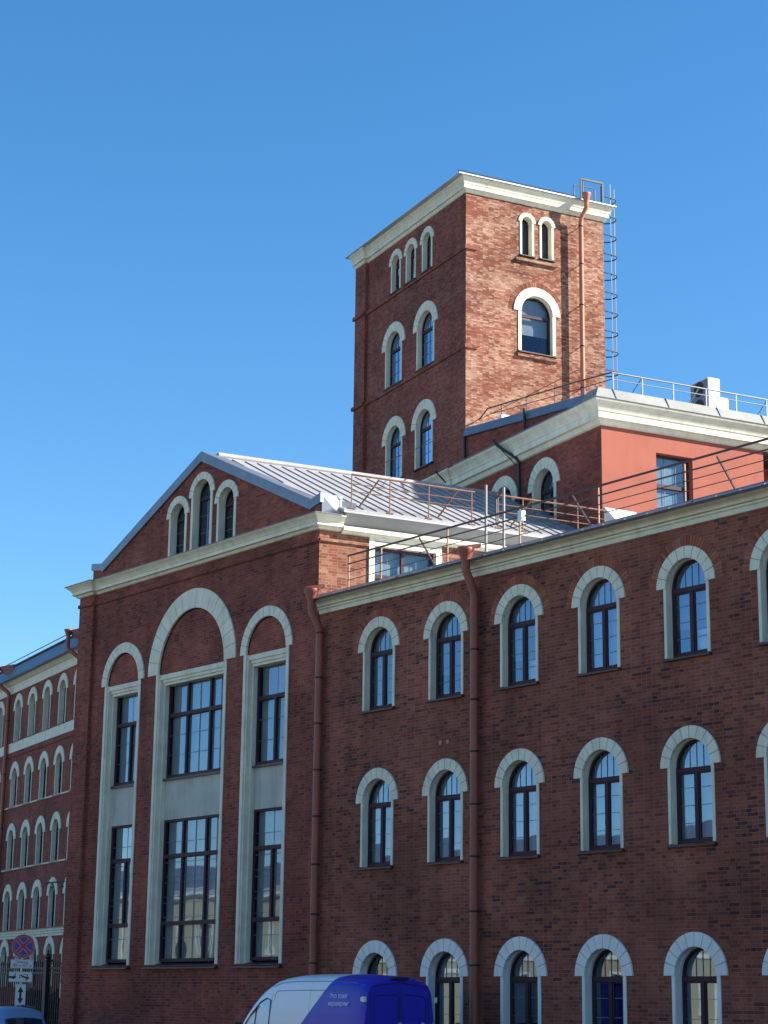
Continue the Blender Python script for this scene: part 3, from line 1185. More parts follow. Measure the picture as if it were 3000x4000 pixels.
# lamp on an arm at the far left corner
lp = MB()
lp.tube([(-12.6, -.2, 5.42), (-13.72, -.2, 5.40)], .026, 8)
lp.tube([(-12.62, -.2, 5.25), (-12.95, -.2, 5.41)], .014, 6)
la = lp.build('wall_lamp', 'black_metal', hall)
sh = MB()
sh.lathe([(.02, .14), (.04, .10), (.075, .03), (.07, .0), (.001, -.03)], (-13.35, -.2, 5.26), 12)
sh.build('lamp_shade', 'zinc_dark', la)

# ================================================================== BRICK TOWER
tower = thing('brick_tower', 'tall square brick tower with arched windows and a cream cornice, right face in sun', 'tower', RC, TH)
TW = 5.53
M0, M1 = 8.2, 16.55
tl = [(13.43, 26.95, 28.03, .29, .52, .09), (12.25, 26.95, 28.03, .29, .52, .09), (11.0, 26.95, 28.03, .29, .52, .09)]
tmid = [(13.54, 23.42, 24.86), (11.08, 23.42, 24.86), (13.44, 19.85, 21.33), (11.15, 19.85, 21.33)]
wtop = arch_window(.30, .52, .085, 1.08, .15, style='plain', glass='glass_high', vous=9)
wmid = arch_window(.565, .91, .09, 1.44, .14, style='plain', glass='glass_high', vous=11, transom=.08)
wl = MB()
hl = [arch_loop(.34, 1.08, -m, z) for m, z, zp, *_ in tl] + [arch_loop(.60, 1.44, -m, z) for m, z, zp in tmid]
wl.poly([[(-M1, 14), (-M0, 14), (-M0, 28.9), (-M1, 28.9)]] + hl, lambda u, z: (0, -u, z))
for z in (26.83, 23.3):
    wl.box(-.055, .01, M0 - .05, 15.75, z - .07, z + .06)
    wl.box(-.19, -.115, 15.75, M1 + .14, z - .07, z + .06)
    wl.box(-.0551, .42, M0 - .06, M0 + .01, z - .071, z + .061)
wl.box(-.115, .01, 15.75, M1 + .06, 14, 28.86)
wl.add([(0, M1, 14), (TW, M1, 14), (TW, M1, 28.9), (0, M1, 28.9)], [(0, 1, 2, 3)])
wl.add([(TW, M0, 14), (TW, M1, 14), (TW, M1, 28.9), (TW, M0, 28.9)], [(0, 1, 2, 3)])
wl.build('wall', 'brick_tower', tower)
for m, z, *_ in tl:
    place_window(wtop, tower, (0, m, z), RL)
for m, z, zp in tmid:
    place_window(wmid, tower, (0, m, z), RL)
# brick sill ledges under the rows
lg = MB()
lg.box(-.05, .01, 10.4, 14.2, 26.80, 26.87)
lg.build('brick_ledge', 'brick_tower', tower)
fw_ = MB()
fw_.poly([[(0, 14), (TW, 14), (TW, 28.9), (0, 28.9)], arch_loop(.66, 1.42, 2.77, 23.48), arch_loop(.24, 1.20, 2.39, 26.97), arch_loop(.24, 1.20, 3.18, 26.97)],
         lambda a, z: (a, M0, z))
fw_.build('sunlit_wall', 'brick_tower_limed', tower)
wbig = arch_window(.62, .92, .12, 1.42, .16, style='plain', vous=11, hood=.2, hoodmat='brick_soldier_limed', transom=.1, nomunt=True)
wsm = arch_window(.20, .34, .08, 1.20, .22, style='none', vous=7)
place_window(wbig, tower, (2.77, M0, 23.48), 0, 'blind')
place_window(wsm, tower, (2.39, M0, 26.97), 0)
place_window(wsm, tower, (3.18, M0, 26.97), 0)
lg = MB()
lg.box(1.92, 3.58, M0 - .10, M0 + .01, 26.70, 26.80)
lg.build('brick_ledge', 'brick_tower_limed', tower)
lg = MB()
lg.box(1.97, 3.57, M0 - .10, M0 + .01, 23.25, 23.35)
lg.build('brick_ledge', 'brick_tower_limed', tower)
c = MB()
c.sweep([(0, M1 + .06), (-.115, M1 + .06), (-.115, 15.75), (0, 15.75), (0, M0), (TW, M0), (TW, M1)][1:], CORN(28.80, .50, .29, .15), back=.2)
c.build('cornice', 'cream', tower)
# lower cornice, running on from the corner block
c = MB()
c.sweep([(-.06, M1 + .0), (-.06, M0 + .75), (0, M0 + .75), (0, M0 + .002)], CORN(18.39, .66, .46, .24), back=.1)
c.build('lower_cornice', 'cream', tower)
rf = MB()
ov = .34
a = [(-ov - .11, M0 - ov, 29.305), (TW + ov, M0 - ov, 29.305), (TW + ov, M1 + ov, 29.305), (-ov - .11, M1 + ov, 29.305)]
b_ = [(p[0], p[1], p[2] + .035) for p in a]
rg = [(TW / 2, M0 + 2.8, 30.15), (TW / 2, M1 - 2.8, 30.15)]
rf.add(a + b_ + rg, [(0, 1, 2, 3), (0, 1, 5, 4), (1, 2, 6, 5), (2, 3, 7, 6), (3, 0, 4, 7), (4, 5, 8), (5, 6, 9, 8), (6, 7, 9), (7, 4, 8, 9)])
for k in range(12):
    x = -.3 + k * .55
    rf.bar((x, M0 - ov + .02, 29.35), (x, M0 + .2, 29.50), .03, .04)
ro = rf.build('roof', 'zinc', tower)
# snow guard along the eaves
sg_ = MB()
sg_.tube([(-.45, M0 - .24, 29.44), (4.3, M0 - .24, 29.44)], .018, 6)
for k in range(8):
    x = -.4 + k * .66
    sg_.bar((x, M0 - .22, 29.33), (x, M0 - .24, 29.44), .03, .03)
sg_.build('snow_guard', 'black_metal', tower)
# roof hatch guard and caged ladder on the hidden right-hand side
hg = MB()
for a, b in (((4.55, M0 - .1), (5.45, M0 - .1)),):
    hg.bar((a[0], a[1], 29.35), (a[0], a[1], 30.2), .045, .045)
    hg.bar((b[0], b[1], 29.35), (b[0], b[1], 30.2), .06, .06)
    hg.bar((a[0] - .03, a[1], 30.2), (b[0] + .03, b[1], 30.2), .05, .05)
hg.build('hatch_guard', 'black_metal', tower)
ld = MB()
lx, lm = TW + .20, M0 + .62
for m in (lm - .22, lm + .22):
    ld.bar((lx, m, 19.9), (lx, m, 30.35), .05, .05)
z = 20.1
while z < 29.3:
    ld.tube([(lx, lm - .22, z), (lx, lm + .22, z)], .012, 6)
    z += .3
ladder = ld.build('ladder', 'black_metal', tower)
cg = MB()
for m, rr in ((lm - .30, lx + .32), (lm, lx + .68), (lm + .30, lx + .32)):
    cg.bar((rr, m, 21.6), (rr, m, 30.45), .03, .015)
cg.build('cage_rail', 'steel_dark', ladder)
z = 22.0
while z < 30.6:
    hp = MB()
    pts = [(lx, lm - .34, z)] + [(lx + .30 + .38 * math.sin(PI * i / 10), lm - .34 * math.cos(PI * i / 10), z) for i in range(11)] + [(lx, lm + .34, z)]
    hp.tube(pts, .022, 6)
    hp.build('cage_hoop', 'black_metal', ladder)
    z += .72
tg = MB()
tg.tube([(lx, lm - .3, 30.45), (4.9, lm - .3, 30.45), (4.9, lm - .3, 29.4)], .022, 6)
tg.tube([(lx, lm + .3, 30.45), (4.9, lm + .3, 30.45), (4.9, lm + .3, 29.4)], .022, 6)
tg.build('ladder_handrail', 'steel_dark', ladder)
drainpipe(tower, [(4.48, M0 - .56, 29.15), (4.48, M0 - .55, 28.92), (4.41, M0 - .33, 28.62), (4.40, M0 - .31, 28.42), (4.40, M0 - .31, 19.6)], .082,
          (4.48, M0 - .56, 29.42), (28.3, 26.9, 25.4, 23.9, 22.4), 'pipe_paint_light', wall=(0, .31))

# ================================================================== CORNER BLOCK (stucco wall in sun)
block = thing('corner_block', 'corner block with salmon stucco sunlit wall and brick side, below the tower', 'building', RC, TH)
wA = arch_window(.58, .92, .12, 1.75, .22, vous=11)
wl = MB()
wins = [3.22, 5.70]
wl.poly([[(-M0 + .002, 0), (0, 0), (0, 18.45), (-M0 + .002, 18.45)]] + [arch_loop(.62, 1.75, -m, 15.5) for m in wins], lambda u, z: (0, -u, z))
at = [(M0 - .01, 18.9), (0.0, 18.9), (0.0, 19.15), (M0 - .01, 20.08)]
wl.poly([at], lambda m, z: (-.02, m, z))
wl.poly([[(M0 - .01, 18.9), (0.35, 18.9), (0.35, 19.15), (M0 - .01, 20.08)]], lambda m, z: (.32, m, z))
wl.build('wall', 'brick_mill', block)
for m in wins:
    place_window(wA, block, (0, m, 15.5), RL)
st = MB()
JR = 5.82
st.poly([[(0, 0), (JR, 0), (JR, 18.6), (0, 18.6)], [(1.9, 15.0), (3.2, 15.0), (3.2, 17.82), (1.9, 17.82)]], lambda a, z: (a, 0, z))
JE, RC_D = 7.6, 1.3
st.add([(JR, 0, 0), (JR, RC_D, 0), (JR, RC_D, 18.6), (JR, 0, 18.6)], [(0, 1, 2, 3)])
st.poly([[(JR, 0), (JE, 0), (JE, 18.6), (JR, 18.6)], [(6.1, 15.0), (7.3, 15.0), (7.3, 17.5), (6.1, 17.5)]], lambda a, z: (a, RC_D, z))
st.add([(JE, 0, 0), (JE, RC_D, 0), (JE, RC_D, 18.6), (JE, 0, 18.6)], [(0, 1, 2, 3)])
st.add([(JE, 0, 0), (14, 0, 0), (14, 0, 18.6), (JE, 0, 18.6)], [(0, 1, 2, 3)])
st.add([(14, 0, 0), (14, 9, 0), (14, 9, 18.6), (14, 0, 18.6)], [(0, 1, 2, 3)])
# window reveals
for x0, x1, z0, z1, y in ((1.9, 3.2, 15.0, 17.82, 0), (6.1, 7.3, 15.0, 17.5, RC_D)):
    st.add([(x0, y, z0), (x0, y + .35, z0), (x0, y + .35, z1), (x0, y, z1)], [(0, 1, 2, 3)])
    st.add([(x1, y, z0), (x1, y + .35, z0), (x1, y + .35, z1), (x1, y, z1)], [(0, 1, 2, 3)])
    st.add([(x0, y, z1), (x1, y, z1), (x1, y + .35, z1), (x0, y + .35, z1)], [(0, 1, 2, 3)])
    st.add([(x0, y, z0), (x1, y, z0), (x1, y + .35, z0), (x0, y + .35, z0)], [(0, 1, 2, 3)])
st.build('stucco_wall', 'salmon', block)
for x0, x1, z0, z1, y in ((1.9, 3.2, 15.0, 17.82, 0), (6.1, 7.3, 15.0, 17.5, RC_D)):
    f, gg, p = MB(), MB(), MB()
    rect_frame(f, None, x0, x1, z0, z1, y + .20, [], [z1 - .95], .42, .7, fw=.06)
    p.poly([[(x0 + .02, z0 + .02), (x1 - .02, z0 + .02), (x1 - .02, z1 - .02), (x0 + .02, z1 - .02)]], lambda a, z: (a, y + .26, z))
    o = f.build('window', ['frame_brown', 'muntin'], block)
    p.build('pane', 'glass', o)
    bl = MB()
    bl.poly([[(x0, z0), (x1, z0), (x1, z1), (x0, z1)]], lambda a, z: (a, y + .30, z))
    bl.build('blind', 'blind_pale', o)
st2 = [(JR, JE, 0.02, RC_D, 18.35, 18.45)]
interior(block, st2 + [(.5, 5.6, .6, .65, 0, 18.3), (7.7, 13.5, .6, .65, 0, 18.3), (5.7, 7.7, 1.9, 1.95, 0, 18.3), (1.5, 1.55, .7, 8.0, 0, 18.3), (.05, 1.5, .6, 8.0, 14.6, 14.7), (.05, 13.6, .05, 8.0, 18.3, 18.4)])
c = MB()
c.sweep([(0, M0 - .002), (0, 0), (14, 0)], CORN(18.39, .68, .46, .24), back=.2)
c.build('cornice', 'cream', block)
pp = MB()
pp.sweep([(0, .35), (0, 0), (14, 0)], [(.46, 19.071), (.50, 19.08), (.45, 19.11), (.25, 19.44), (.05, 19.50)], back=.2)
for x in (.25, 2.1, 3.95, 5.6, 8, 10):
    y = 0
    pp.bar((x, y - .455, 19.115), (x, y - .26, 19.455), .025, .03, 1)
par = pp.build('parapet', ['zinc_matt', 'zinc_dark'], block)
# sloping sheet coping on the left attic, and flashing over the cornice
cc = MB()
prs = [(0.36, 19.18), (M0 - .02, 20.10)]
vs = []
for m, z in prs:
    vs += [(-.06, m, z - .0), (-.10, m, z + .02), (-.03, m, z + .31), (.36, m, z + .33), (.36, m, z)]
cc.add(vs, [(i, i + 1, i + 6, i + 5) for i in range(4)] + [(4, 0, 5, 9), (0, 1, 2, 3, 4), (5, 6, 7, 8, 9)])
cc.build('attic_coping', 'zinc_dark', block)
fl = MB()
fl.sweep([(0, M0 - .01), (0, 0.36)], [(.44, 19.072), (.50, 19.072), (.50, 19.09), (0.02, 19.13)], back=.0)
fl.build('cornice_flashing', 'zinc_dark', block)
rf = MB()
rf.add([(.0, -.05, 19.46), (14, -.05, 19.46), (14, 9, 20.4), (0, 9, 20.4)], [(0, 1, 2, 3)])
rf.build('roof', 'zinc', block)
# small bright flashing where the wing roof meets the stucco
fs = MB()
fs.add([(.06, -.02, 15.92), (1.15, -.02, 15.90), (.95, -.45, 15.2), (.36, -.55, 15.2), (.06, -.02, 15.2), (1.15, -.02, 15.2)],
       [(0, 1, 2, 3), (0, 3, 4), (1, 2, 5), (2, 3, 4, 5)])
fs.build('flashing', 'sheet_white', block)
# roof railings
rl = MB()
rl.tube([(.45, .1, 20.10), (14, .1, 20.12)], .026, 8)
rl.tube([(.45, .1, 19.89), (14, .1, 19.94)], .014, 6)
rail = rl.build('roof_railing', 'rail_grey', block)
for x in (.5, 1.53, 2.64, 3.84, 4.95, 6.1, 7.2, 8.3):
    p = MB()
    p.bar((x, .1, 19.45), (x, .1, 20.1), .04, .03)
    p.build('post', 'rail_grey', rail)
for x in (1.35, 3.4, 5.95):
    p = MB()
    p.bar((x - .12, .35, 19.5), (x + .15, .1, 20.06), .04, .025)
    p.build('brace', 'rail_grey', rail)
rl = MB()
rl.tube([(.45, .1, 20.10), (.45, 2.0, 20.35), (.45, 7.5, 20.98), (.45, 8.1, 20.75)], .025, 8)
rl.tube([(.45, .1, 19.89), (.45, 2.0, 20.10), (.45, 7.4, 20.75)], .014, 6)
rail = rl.build('roof_railing', 'rail_brown', block)
for m in (1.6, 3.3, 5.0, 6.6):
    p = MB()
    p.bar((.45, m, 19.5 + m * .1), (.45, m, 20.12 + .115 * m), .035, .035)
    p.build('post', 'rail_brown', rail)
# dark cable duct down the cornice and brick side
pd = MB()
pd.tube([(-.62, 5.25, 19.15), (-.60, 5.05, 18.95), (-.18, 4.62, 18.5), (-.10, 4.56, 18.35), (-.10, 4.55, 14.5)], .05, 8)
pd.tube([(-.60, 5.28, 19.12), (-.40, 5.0, 18.75), (-.09, 4.75, 18.3)], .015, 6)
pd.build('drainpipe', 'black_metal', block)
pd = MB()
pd.tube([(-.13, 4.17, 20.0), (-.13, 4.17, 19.2)], .045, 8)
pd.build('drainpipe', 'black_metal', block)
pd = MB()
pd.tube([(-.10, M0 - .12, 20.1), (-.10, M0 - .12, 19.15)], .05, 8)
pd.build('drainpipe', 'black_metal', block)
pd = MB()
pd.tube([(-.58, 9.2, 19.1), (-.2, 8.95, 18.6), (-.12, 8.9, 18.2), (-.1, 8.9, 15)], .035, 8)
pd.build('drainpipe', 'black_metal', block)

# ================================================================== FAR MILL BUILDING
mill = thing('mill_building', 'long four-storey brick mill with tight rows of small arched windows, far left behind the fence', 'building', RC, TH)
B0, B1 = M1 + .25, 92.0
mw = arch_window(.53, .88, .09, 1.73, .25, style='plain', vous=9)
mw2 = arch_window(.53, .90, .09, 1.56, .19, style='plain', vous=9)
mc = [51.25 + 2.69 * k for k in range(-2, 4)] + [62.9 + 2.69 * k for k in range(0, 10)]
mrows = [(15.74, mw, True), (12.12, mw2, False), (8.75, mw2, False), (5.47, mw2, False), (2.55, mw2, False)]
wl = MB()
hl = []
for z, d, _ in mrows:
    H = 1.73 if d is mw else 1.56
    for m in mc:
        hl.append(arch_loop(.57, H, -m, z))
wl.poly([[(-B1, 0), (-B0, 0), (-B0, 18.5), (-B1, 18.5)]] + hl, lambda u, z: (0, -u, z))
wl.add([(0, B1, 0), (14, B1, 0), (14, B1, 18.5), (0, B1, 18.5)], [(0, 1, 2, 3)])
wl.add([(0, B0, 0), (14, B0, 0), (14, B0, 18.5), (0, B0, 18.5)], [(0, 1, 2, 3)])
wl.box(-.05, .01, B0, B1, 14.86, 14.98)
wl.build('wall', 'brick_mill', mill)
for z, d, blind in mrows:
    for m in mc:
        place_window(d, mill, (0, m, z), RL, 'blind' if blind else (rnd.choice(['curtain', None])))
interior(mill, [(.9, .95, 44, B1 - .2, 0, 18.4)] + [(.35, .9, 44, B1 - .2, z, z + .1) for z in (5.0, 8.2, 11.5, 15.0, 18.3)])
bd = MB()
bd.box(-.045, .01, 45, B1, 15.13, 15.66)
bd.sweep([(0, B1), (0, 45)], [(0, 18.47), (.05, 18.475), (.05, 18.93), (.12, 18.95), (.28, 19.10), (.32, 19.12)], back=.1)
bd.sweep([(0, B1), (0, 45)], [(0, 12.02), (.07, 12.03), (.07, 12.10), (0, 12.12)], back=.02)
bd.sweep([(0, B1), (0, 45)], [(0, 8.64), (.07, 8.65), (.07, 8.72), (0, 8.74)], back=.02)
bd.sweep([(0, B1), (0, 45)], [(0, 5.0), (.05, 5.01), (.06, 5.12), (.11, 5.15), (.11, 5.24), (.16, 5.27), (.16, 5.36), (0, 5.40)], back=.02)
bd.build('string_courses', 'cream', mill)
sk = MB()
sk.sweep([(0, B1), (0, 45)], [(.161, 5.362), (.19, 5.364), (.19, 5.41), (0, 5.45)], back=.0)
sk.build('ledge_flashing', 'sill_metal', mill)
rf = MB()
rf.sweep([(0, B1), (0, B0)], [(.55, 19.121), (.57, 19.14), (.12, 19.98), (.16, 20.0), (.16, 20.04), (.10, 20.05), (-.5, 20.32), (-6, 22.4)], back=14)
m = 45.0
while m < B1:
    rf.bar((-.545, m, 19.17), (-.13, m, 19.95), .025, .03)
    m += .62
ro = rf.build('roof', 'zinc_dark', mill)
gt = MB()
gt.tube([(-.17, B1, 20.0), (-.17, 45, 20.0)], .05, 6)
gt.build('gutter', 'black_metal', mill)
rl = MB()
rl.tube([(.45, B1, 20.62), (.45, 45, 20.62)], .03, 6)
rail = rl.build('roof_railing', 'rail_grey', mill)
for k in range(16):
    p = MB()
    p.bar((.45, 46 + k * 2.7, 20.2), (.45, 46 + k * 2.7, 20.62), .03, .03)
    p.build('post', 'rail_grey', rail)
for m in (61.3, 48.35):
    o = drainpipe(mill, [(-.78, m, 19.75), (-.78, m, 19.2), (-.72, m - .1, 19.05), (-.22, m - .5, 18.55), (-.18, m - .5, 18.4), (-.18, m - .5, .3)], .11, (-.78, m, 20.05),
                  (17, 14, 11, 8, 5), 'pipe_paint', wall=(.17, 0))
    sp = MB()
    sp.add([(-.15, m - 1.2, 20.1), (-.15, m + .3, 20.1), (-.8, m + .25, 20.02), (-.8, m - .25, 20.02), (-.3, m - 1.2, 19.4), (-.3, m + .2, 19.7)],
           [(0, 1, 2, 3), (0, 3, 4), (1, 2, 5), (3, 2, 5, 4)])
    sp.build('gutter_spout', 'pipe_paint', mill)

# ================================================================== YELLOW HOUSE ACROSS THE STREET (seen mirrored in the low panes)
opp = thing('yellow_house', 'sunlit yellow street house mirrored in the lower window panes', 'building', (0, -50, 0))
wl = MB()
OX0, OX1, OH = -120.0, 30.0, 9.4
hl = []
ocs = [OX0 + 4 + 4.2 * k for k in range(35)]
for x in ocs:
    for z in (1.2, 5.2):
        hl.append([(x - .65, z), (x + .65, z), (x + .65, z + 2.3), (x - .65, z + 2.3)])
wl.poly([[(OX0, 0), (OX1, 0), (OX1, OH), (OX0, OH)]] + hl, lambda a, z: (a, 0, z))
wl.box(OX0, OX1, -12, -.5, 0, OH)
wl.build('wall', 'yellow_stucco', opp)
c = MB()
c.sweep([(OX1, 0), (OX0, 0)], CORN(OH - .1, .7, .6, .4), back=.2)
c.box(OX0, OX1, -.02, .08, 4.3, 4.6)
c.build('cornice', 'yellow_trim', opp)
rf = MB()
rf.add([(OX0, .6, OH + .6), (OX1, .6, OH + .6), (OX1, -6, OH + 3.0), (OX0, -6, OH + 3.0), (OX0, -12.6, OH + .6), (OX1, -12.6, OH + .6)], [(0, 1, 2, 3), (3, 2, 5, 4)])
rf.build('roof', 'zinc_dark', opp)
wn = MB()
wn.box(-.65, .65, -.25, -.2, 0, 2.3, 1)
for a in (-.65, -.03, .59):
    wn.box(a, a + .06, -.2, -.12, 0, 2.3)
wn.box(-.65, .65, -.2, -.13, 1.5, 1.56)
for a, b, z0, z1 in ((-.82, -.66, -.1, 2.46), (.66, .82, -.1, 2.46), (-.66, .66, 2.3, 2.46), (-.9, .9, -.22, -.1)):
    wn.box(a, b, -.02, .07, z0, z1)
wm = wn.mesh('window', ['yellow_trim', 'plastic_dark'])
for x in ocs:
    for z in (1.2, 5.2):
        obj('window', wm, opp, (x, 0, z))

# ================================================================== SMALL THINGS ON THE ROOFS
def ac_unit(name, label, r, m, z, wid, dep, hgt):
    t = thing(name, label, 'air conditioner', T(r, m, z), TH, 'air conditioners on the corner block roof')
    b = MB()
    b.box(0, wid, 0, dep, .08, hgt)
    o = b.build('casing', 'ac_white', t)
    bm = bmesh.new()
    bm.from_mesh(o.data)
    bmesh.ops.bevel(bm, geom=bm.edges[:], offset=.02, segments=2, affect='EDGES')
    bm.to_mesh(o.data)
    bm.free()
    nf = 2 if hgt > 1 else 1
    for k in range(nf):
        f = MB()
        zc = .08 + (hgt - .08) * (k + .5) / nf
        rad = min(dep, (hgt - .08) / nf) * .42
        n = 24
        f.add([(-.012, dep / 2, zc)] + [(-.012, dep / 2 + rad * math.cos(2 * PI * i / n), zc + rad * math.sin(2 * PI * i / n)) for i in range(n)],
              [(0, i + 1, (i + 1) % n + 1) for i in range(n)])
        for q in range(4):
            rr = rad * (q + 1) / 4
            f.tube([(-.025, dep / 2 + rr * math.cos(2 * PI * i / n), zc + rr * math.sin(2 * PI * i / n)) for i in range(n)], .006, 5, close=True)
        f.build('fan_grille', 'plastic_dark', t)
    pl = MB()
    pl.box(-.008, -.002, .04, dep - .04, .12, hgt - .04)
    pl.build('grille_panel', 'zinc_dark', t)
    for y in (.08, dep - .12):
        ft = MB()
        ft.box(.0, wid, y, y + .05, 0, .079)
        ft.build('foot', 'black_metal', t)
    vt = MB()
    for k in range(5):
        vt.box(wid * .12, wid * .88, -.006, 0.001, hgt * .5 + k * .035, hgt * .5 + k * .035 + .012)
    vt.build('vent_slots', 'zinc_dark', t)
    return t


ac_unit('air_conditioner', 'tall pale air conditioner on the corner block roof behind the grey railing', 4.40, .75, 19.55, .45, .95, 1.22)
ac_unit('air_conditioner', 'low pale air conditioner box right of the taller unit on the roof', 5.02, 1.3, 19.55, .55, .8, .85)

for k, (x, z1, lab) in enumerate(((6.05, 14.24, 'tall thin grey pole on the wing roof left of its twin'), (6.70, 14.05, 'shorter grey pole with a side bracket on the wing roof'))):
    t = thing('roof_mast', lab, 'pole', (x, .5, 12.35), 0, 'poles on the wing roof')
    p = MB()
    p.tube([(0, 0, 0), (0, 0, z1 - 12.35)], .033, 8)
    p.build('pole', 'pole_grey', t)
    b = MB()
    b.box(-.10, .10, -.10, .10, 0, .03)
    b.build('base_plate', 'rail_grey', t)
    if k:
        a = MB()
        a.bar((0, 0, 1.66), (-.40, .1, 1.52), .04, .05)
        a.bar((-.38, .1, 1.52), (-.38, .1, .9), .03, .03)
        a.build('bracket', 'black_metal', t)
t = thing('floodlight', 'small white floodlight on a post of the wing roof railing', 'lamp', (7.66, .2, 13.1))
b = MB()
b.box(-.02, .12, -.10, .02, -.12, .12)
b.build('lamp_housing', 'ac_white', t)
b = MB()
b.bar((-.08, .03, 0), (0, .0, 0), .03, .03)
b.build('lamp_bracket', 'black_metal', t)
t = thing('security_camera', 'small white camera on a bracket beside the attic railing at the tower foot', 'camera', T(.3, 6.2, 20.3), TH)
b = MB()
b.box(-.12, .30, -.08, .08, -.06, .08)
b.build('camera_body', 'ac_white', t)
b = MB()
b.tube([(.1, 0, -.06), (.1, 0, -.55)], .025, 8)
b.build('camera_post', 'black_metal', t)
ca = MB()
pts = []
for i in range(25):
    u = i / 24
    m = 15.2 + (.2 - 15.2) * u
    pts.append(T(-.62, m, 20.40 - .35 * u - 1.1 * u * (1 - u) * .35))
ca.tube(pts, .012, 5)
o = ca.build('overhead_cable', 'post_brown')
o['label'] = 'thin sagging cable crossing the tower foot above the cream cornice'
o['category'] = 'cable'

# ================================================================== STREET: fence, shrubs, sign
fe = thing('iron_fence', 'tall black picket fence on a plinth left of the gabled hall', 'fence', (0, .2, 0))
fx0, fx1 = -34.0, -12.7
b = MB()
x = fx0
while x < fx1:
    b.bar((x, 0, .45), (x, 0, 2.98), .028, .028)
    b.lathe([(.03, 0), (.028, .03), (.001, .13)], (x, 0, 2.97), 6)
    x += .135
b.build('pickets', 'black_metal', fe)
b = MB()
for z in (.62, 2.72, 2.86):
    b.box(fx0, fx1, -.02, .02, z - .025, z + .025)
b.build('rails', 'black_metal', fe)
b = MB()
b.box(fx0, fx1, -.18, .18, .1, .45)
b.build('plinth', 'kerb_stone', fe)
for x in (-14.1, -17.6, -21.1, -24.6, -28.1):
    b = MB()
    b.box(x - .09, x + .09, -.09, .09, .45, 3.05)
    b.box(x - .12, x + .12, -.12, .12, 3.05, 3.11)
    b.lathe([(.03, 0), (.09, .04), (.10, .10), (.06, .17), (.025, .20), (.04, .24), (.001, .32)], (x, 0, 3.11), 10)
    b.build('post', 'black_metal', fe)
t = thing('notice_board', 'small white notice plate on the fence end beside the hall corner', 'notice', (-13.0, .14, 2.2))
b = MB()
b.box(-.12, .12, -.02, .02, -.21, .21)
b.build('board', 'sign_white', t)
b = MB()
for k, (z, wv) in enumerate(((.15, .8), (.09, .6), (.04, .75), (-.01, .7), (-.06, .5), (-.12, .75))):
    b.box(-.10 * wv, .10 * wv, -.024, -.0205, z - .012, z + .008)
b.build('print_lines', 'zinc_dark', t)


def shrub(label, x, y, r, h, seed):
    rg_ = random.Random(seed)
    t = thing('shrub', label, 'shrub', (x, y, 0), 0, 'dark shrubs behind the fence')
    tr = MB()
    tr.tube([(0, 0, 0), (.03, .02, h * .45)], .05, 7)
    for q in range(5):
        a = q * 1.3
        tr.tube([(.02, .01, h * .3), (r * .5 * math.cos(a), r * .5 * math.sin(a), h * .75)], .02, 5)
    tr.build('stem', 'bark', t)
    lf = MB()
    for q in range(1900):
        a = rg_.uniform(0, 2 * PI)
        zz = rg_.uniform(.28, 1.0)
        prof = math.sin(min(1, (zz - .2) / .8) * PI * .92 + .2) ** .6 if 0 < zz < 1 else .2
        rad = r * max(.15, prof) * math.sqrt(rg_.uniform(.25, 1)) * (1 + .18 * math.sin(3 * a + zz * 7))
        c_ = Vector((rad * math.cos(a), rad * math.sin(a), zz * h))
        u = Vector((rg_.uniform(-1, 1), rg_.uniform(-1, 1), rg_.uniform(-1, 1))).normalized()
        v_ = u.orthogonal().normalized()
        s_ = rg_.uniform(.05, .10)
        lf.add([c_ - u * s_, c_ + v_ * s_ * .5, c_ + u * s_, c_ - v_ * s_ * .5], [(0, 1, 2, 3)])
    lf.build('foliage', 'leaf_dark', t)


shrub('dark clipped evergreen shrub behind the fence, just left of the tall finial post', -19.9, 3.0, .85, 2.2, 3)
shrub('dark evergreen shrub behind the fence, right of the finial post by the hall corner', -18.3, 3.2, .85, 2.25, 5)

# no-stopping sign
SD = 58.0
sx, sy = 40.99 + (-6.52 - 40.99) * SD / 53, -29.98 + (-4.70 + 29.98) * SD / 53
kk = SD / 53


def sz(z):
    return 1.95 + (z - 1.95) * kk


sgn = thing('traffic_sign', 'round blue and red no-stopping sign over three white plates on a pole', 'sign', (sx, sy, 0), R_(68))
# local: x to the right of the face, -y towards the viewer
b = MB()
b.tube([(0, .05, 0), (0, .05, sz(3.62))], .035, 10)
b.build('pole', 'zinc', sgn)


def disc(mb, r0, r1, y, zc, m=0, n=40):
    if r0 == 0:
        mb.add([(r1 * math.cos(2 * PI * i / n), y, zc + r1 * math.sin(2 * PI * i / n)) for i in range(n)], [tuple(range(n))], m)
    else:
        vs = []
        for i in range(n):
            a = 2 * PI * i / n
            vs += [(r0 * math.cos(a), y, zc + r0 * math.sin(a)), (r1 * math.cos(a), y, zc + r1 * math.sin(a))]
        mb.add(vs, [(2 * i, 2 * i + 1, (2 * i + 3) % (2 * n), (2 * i + 2) % (2 * n)) for i in range(n)], m)


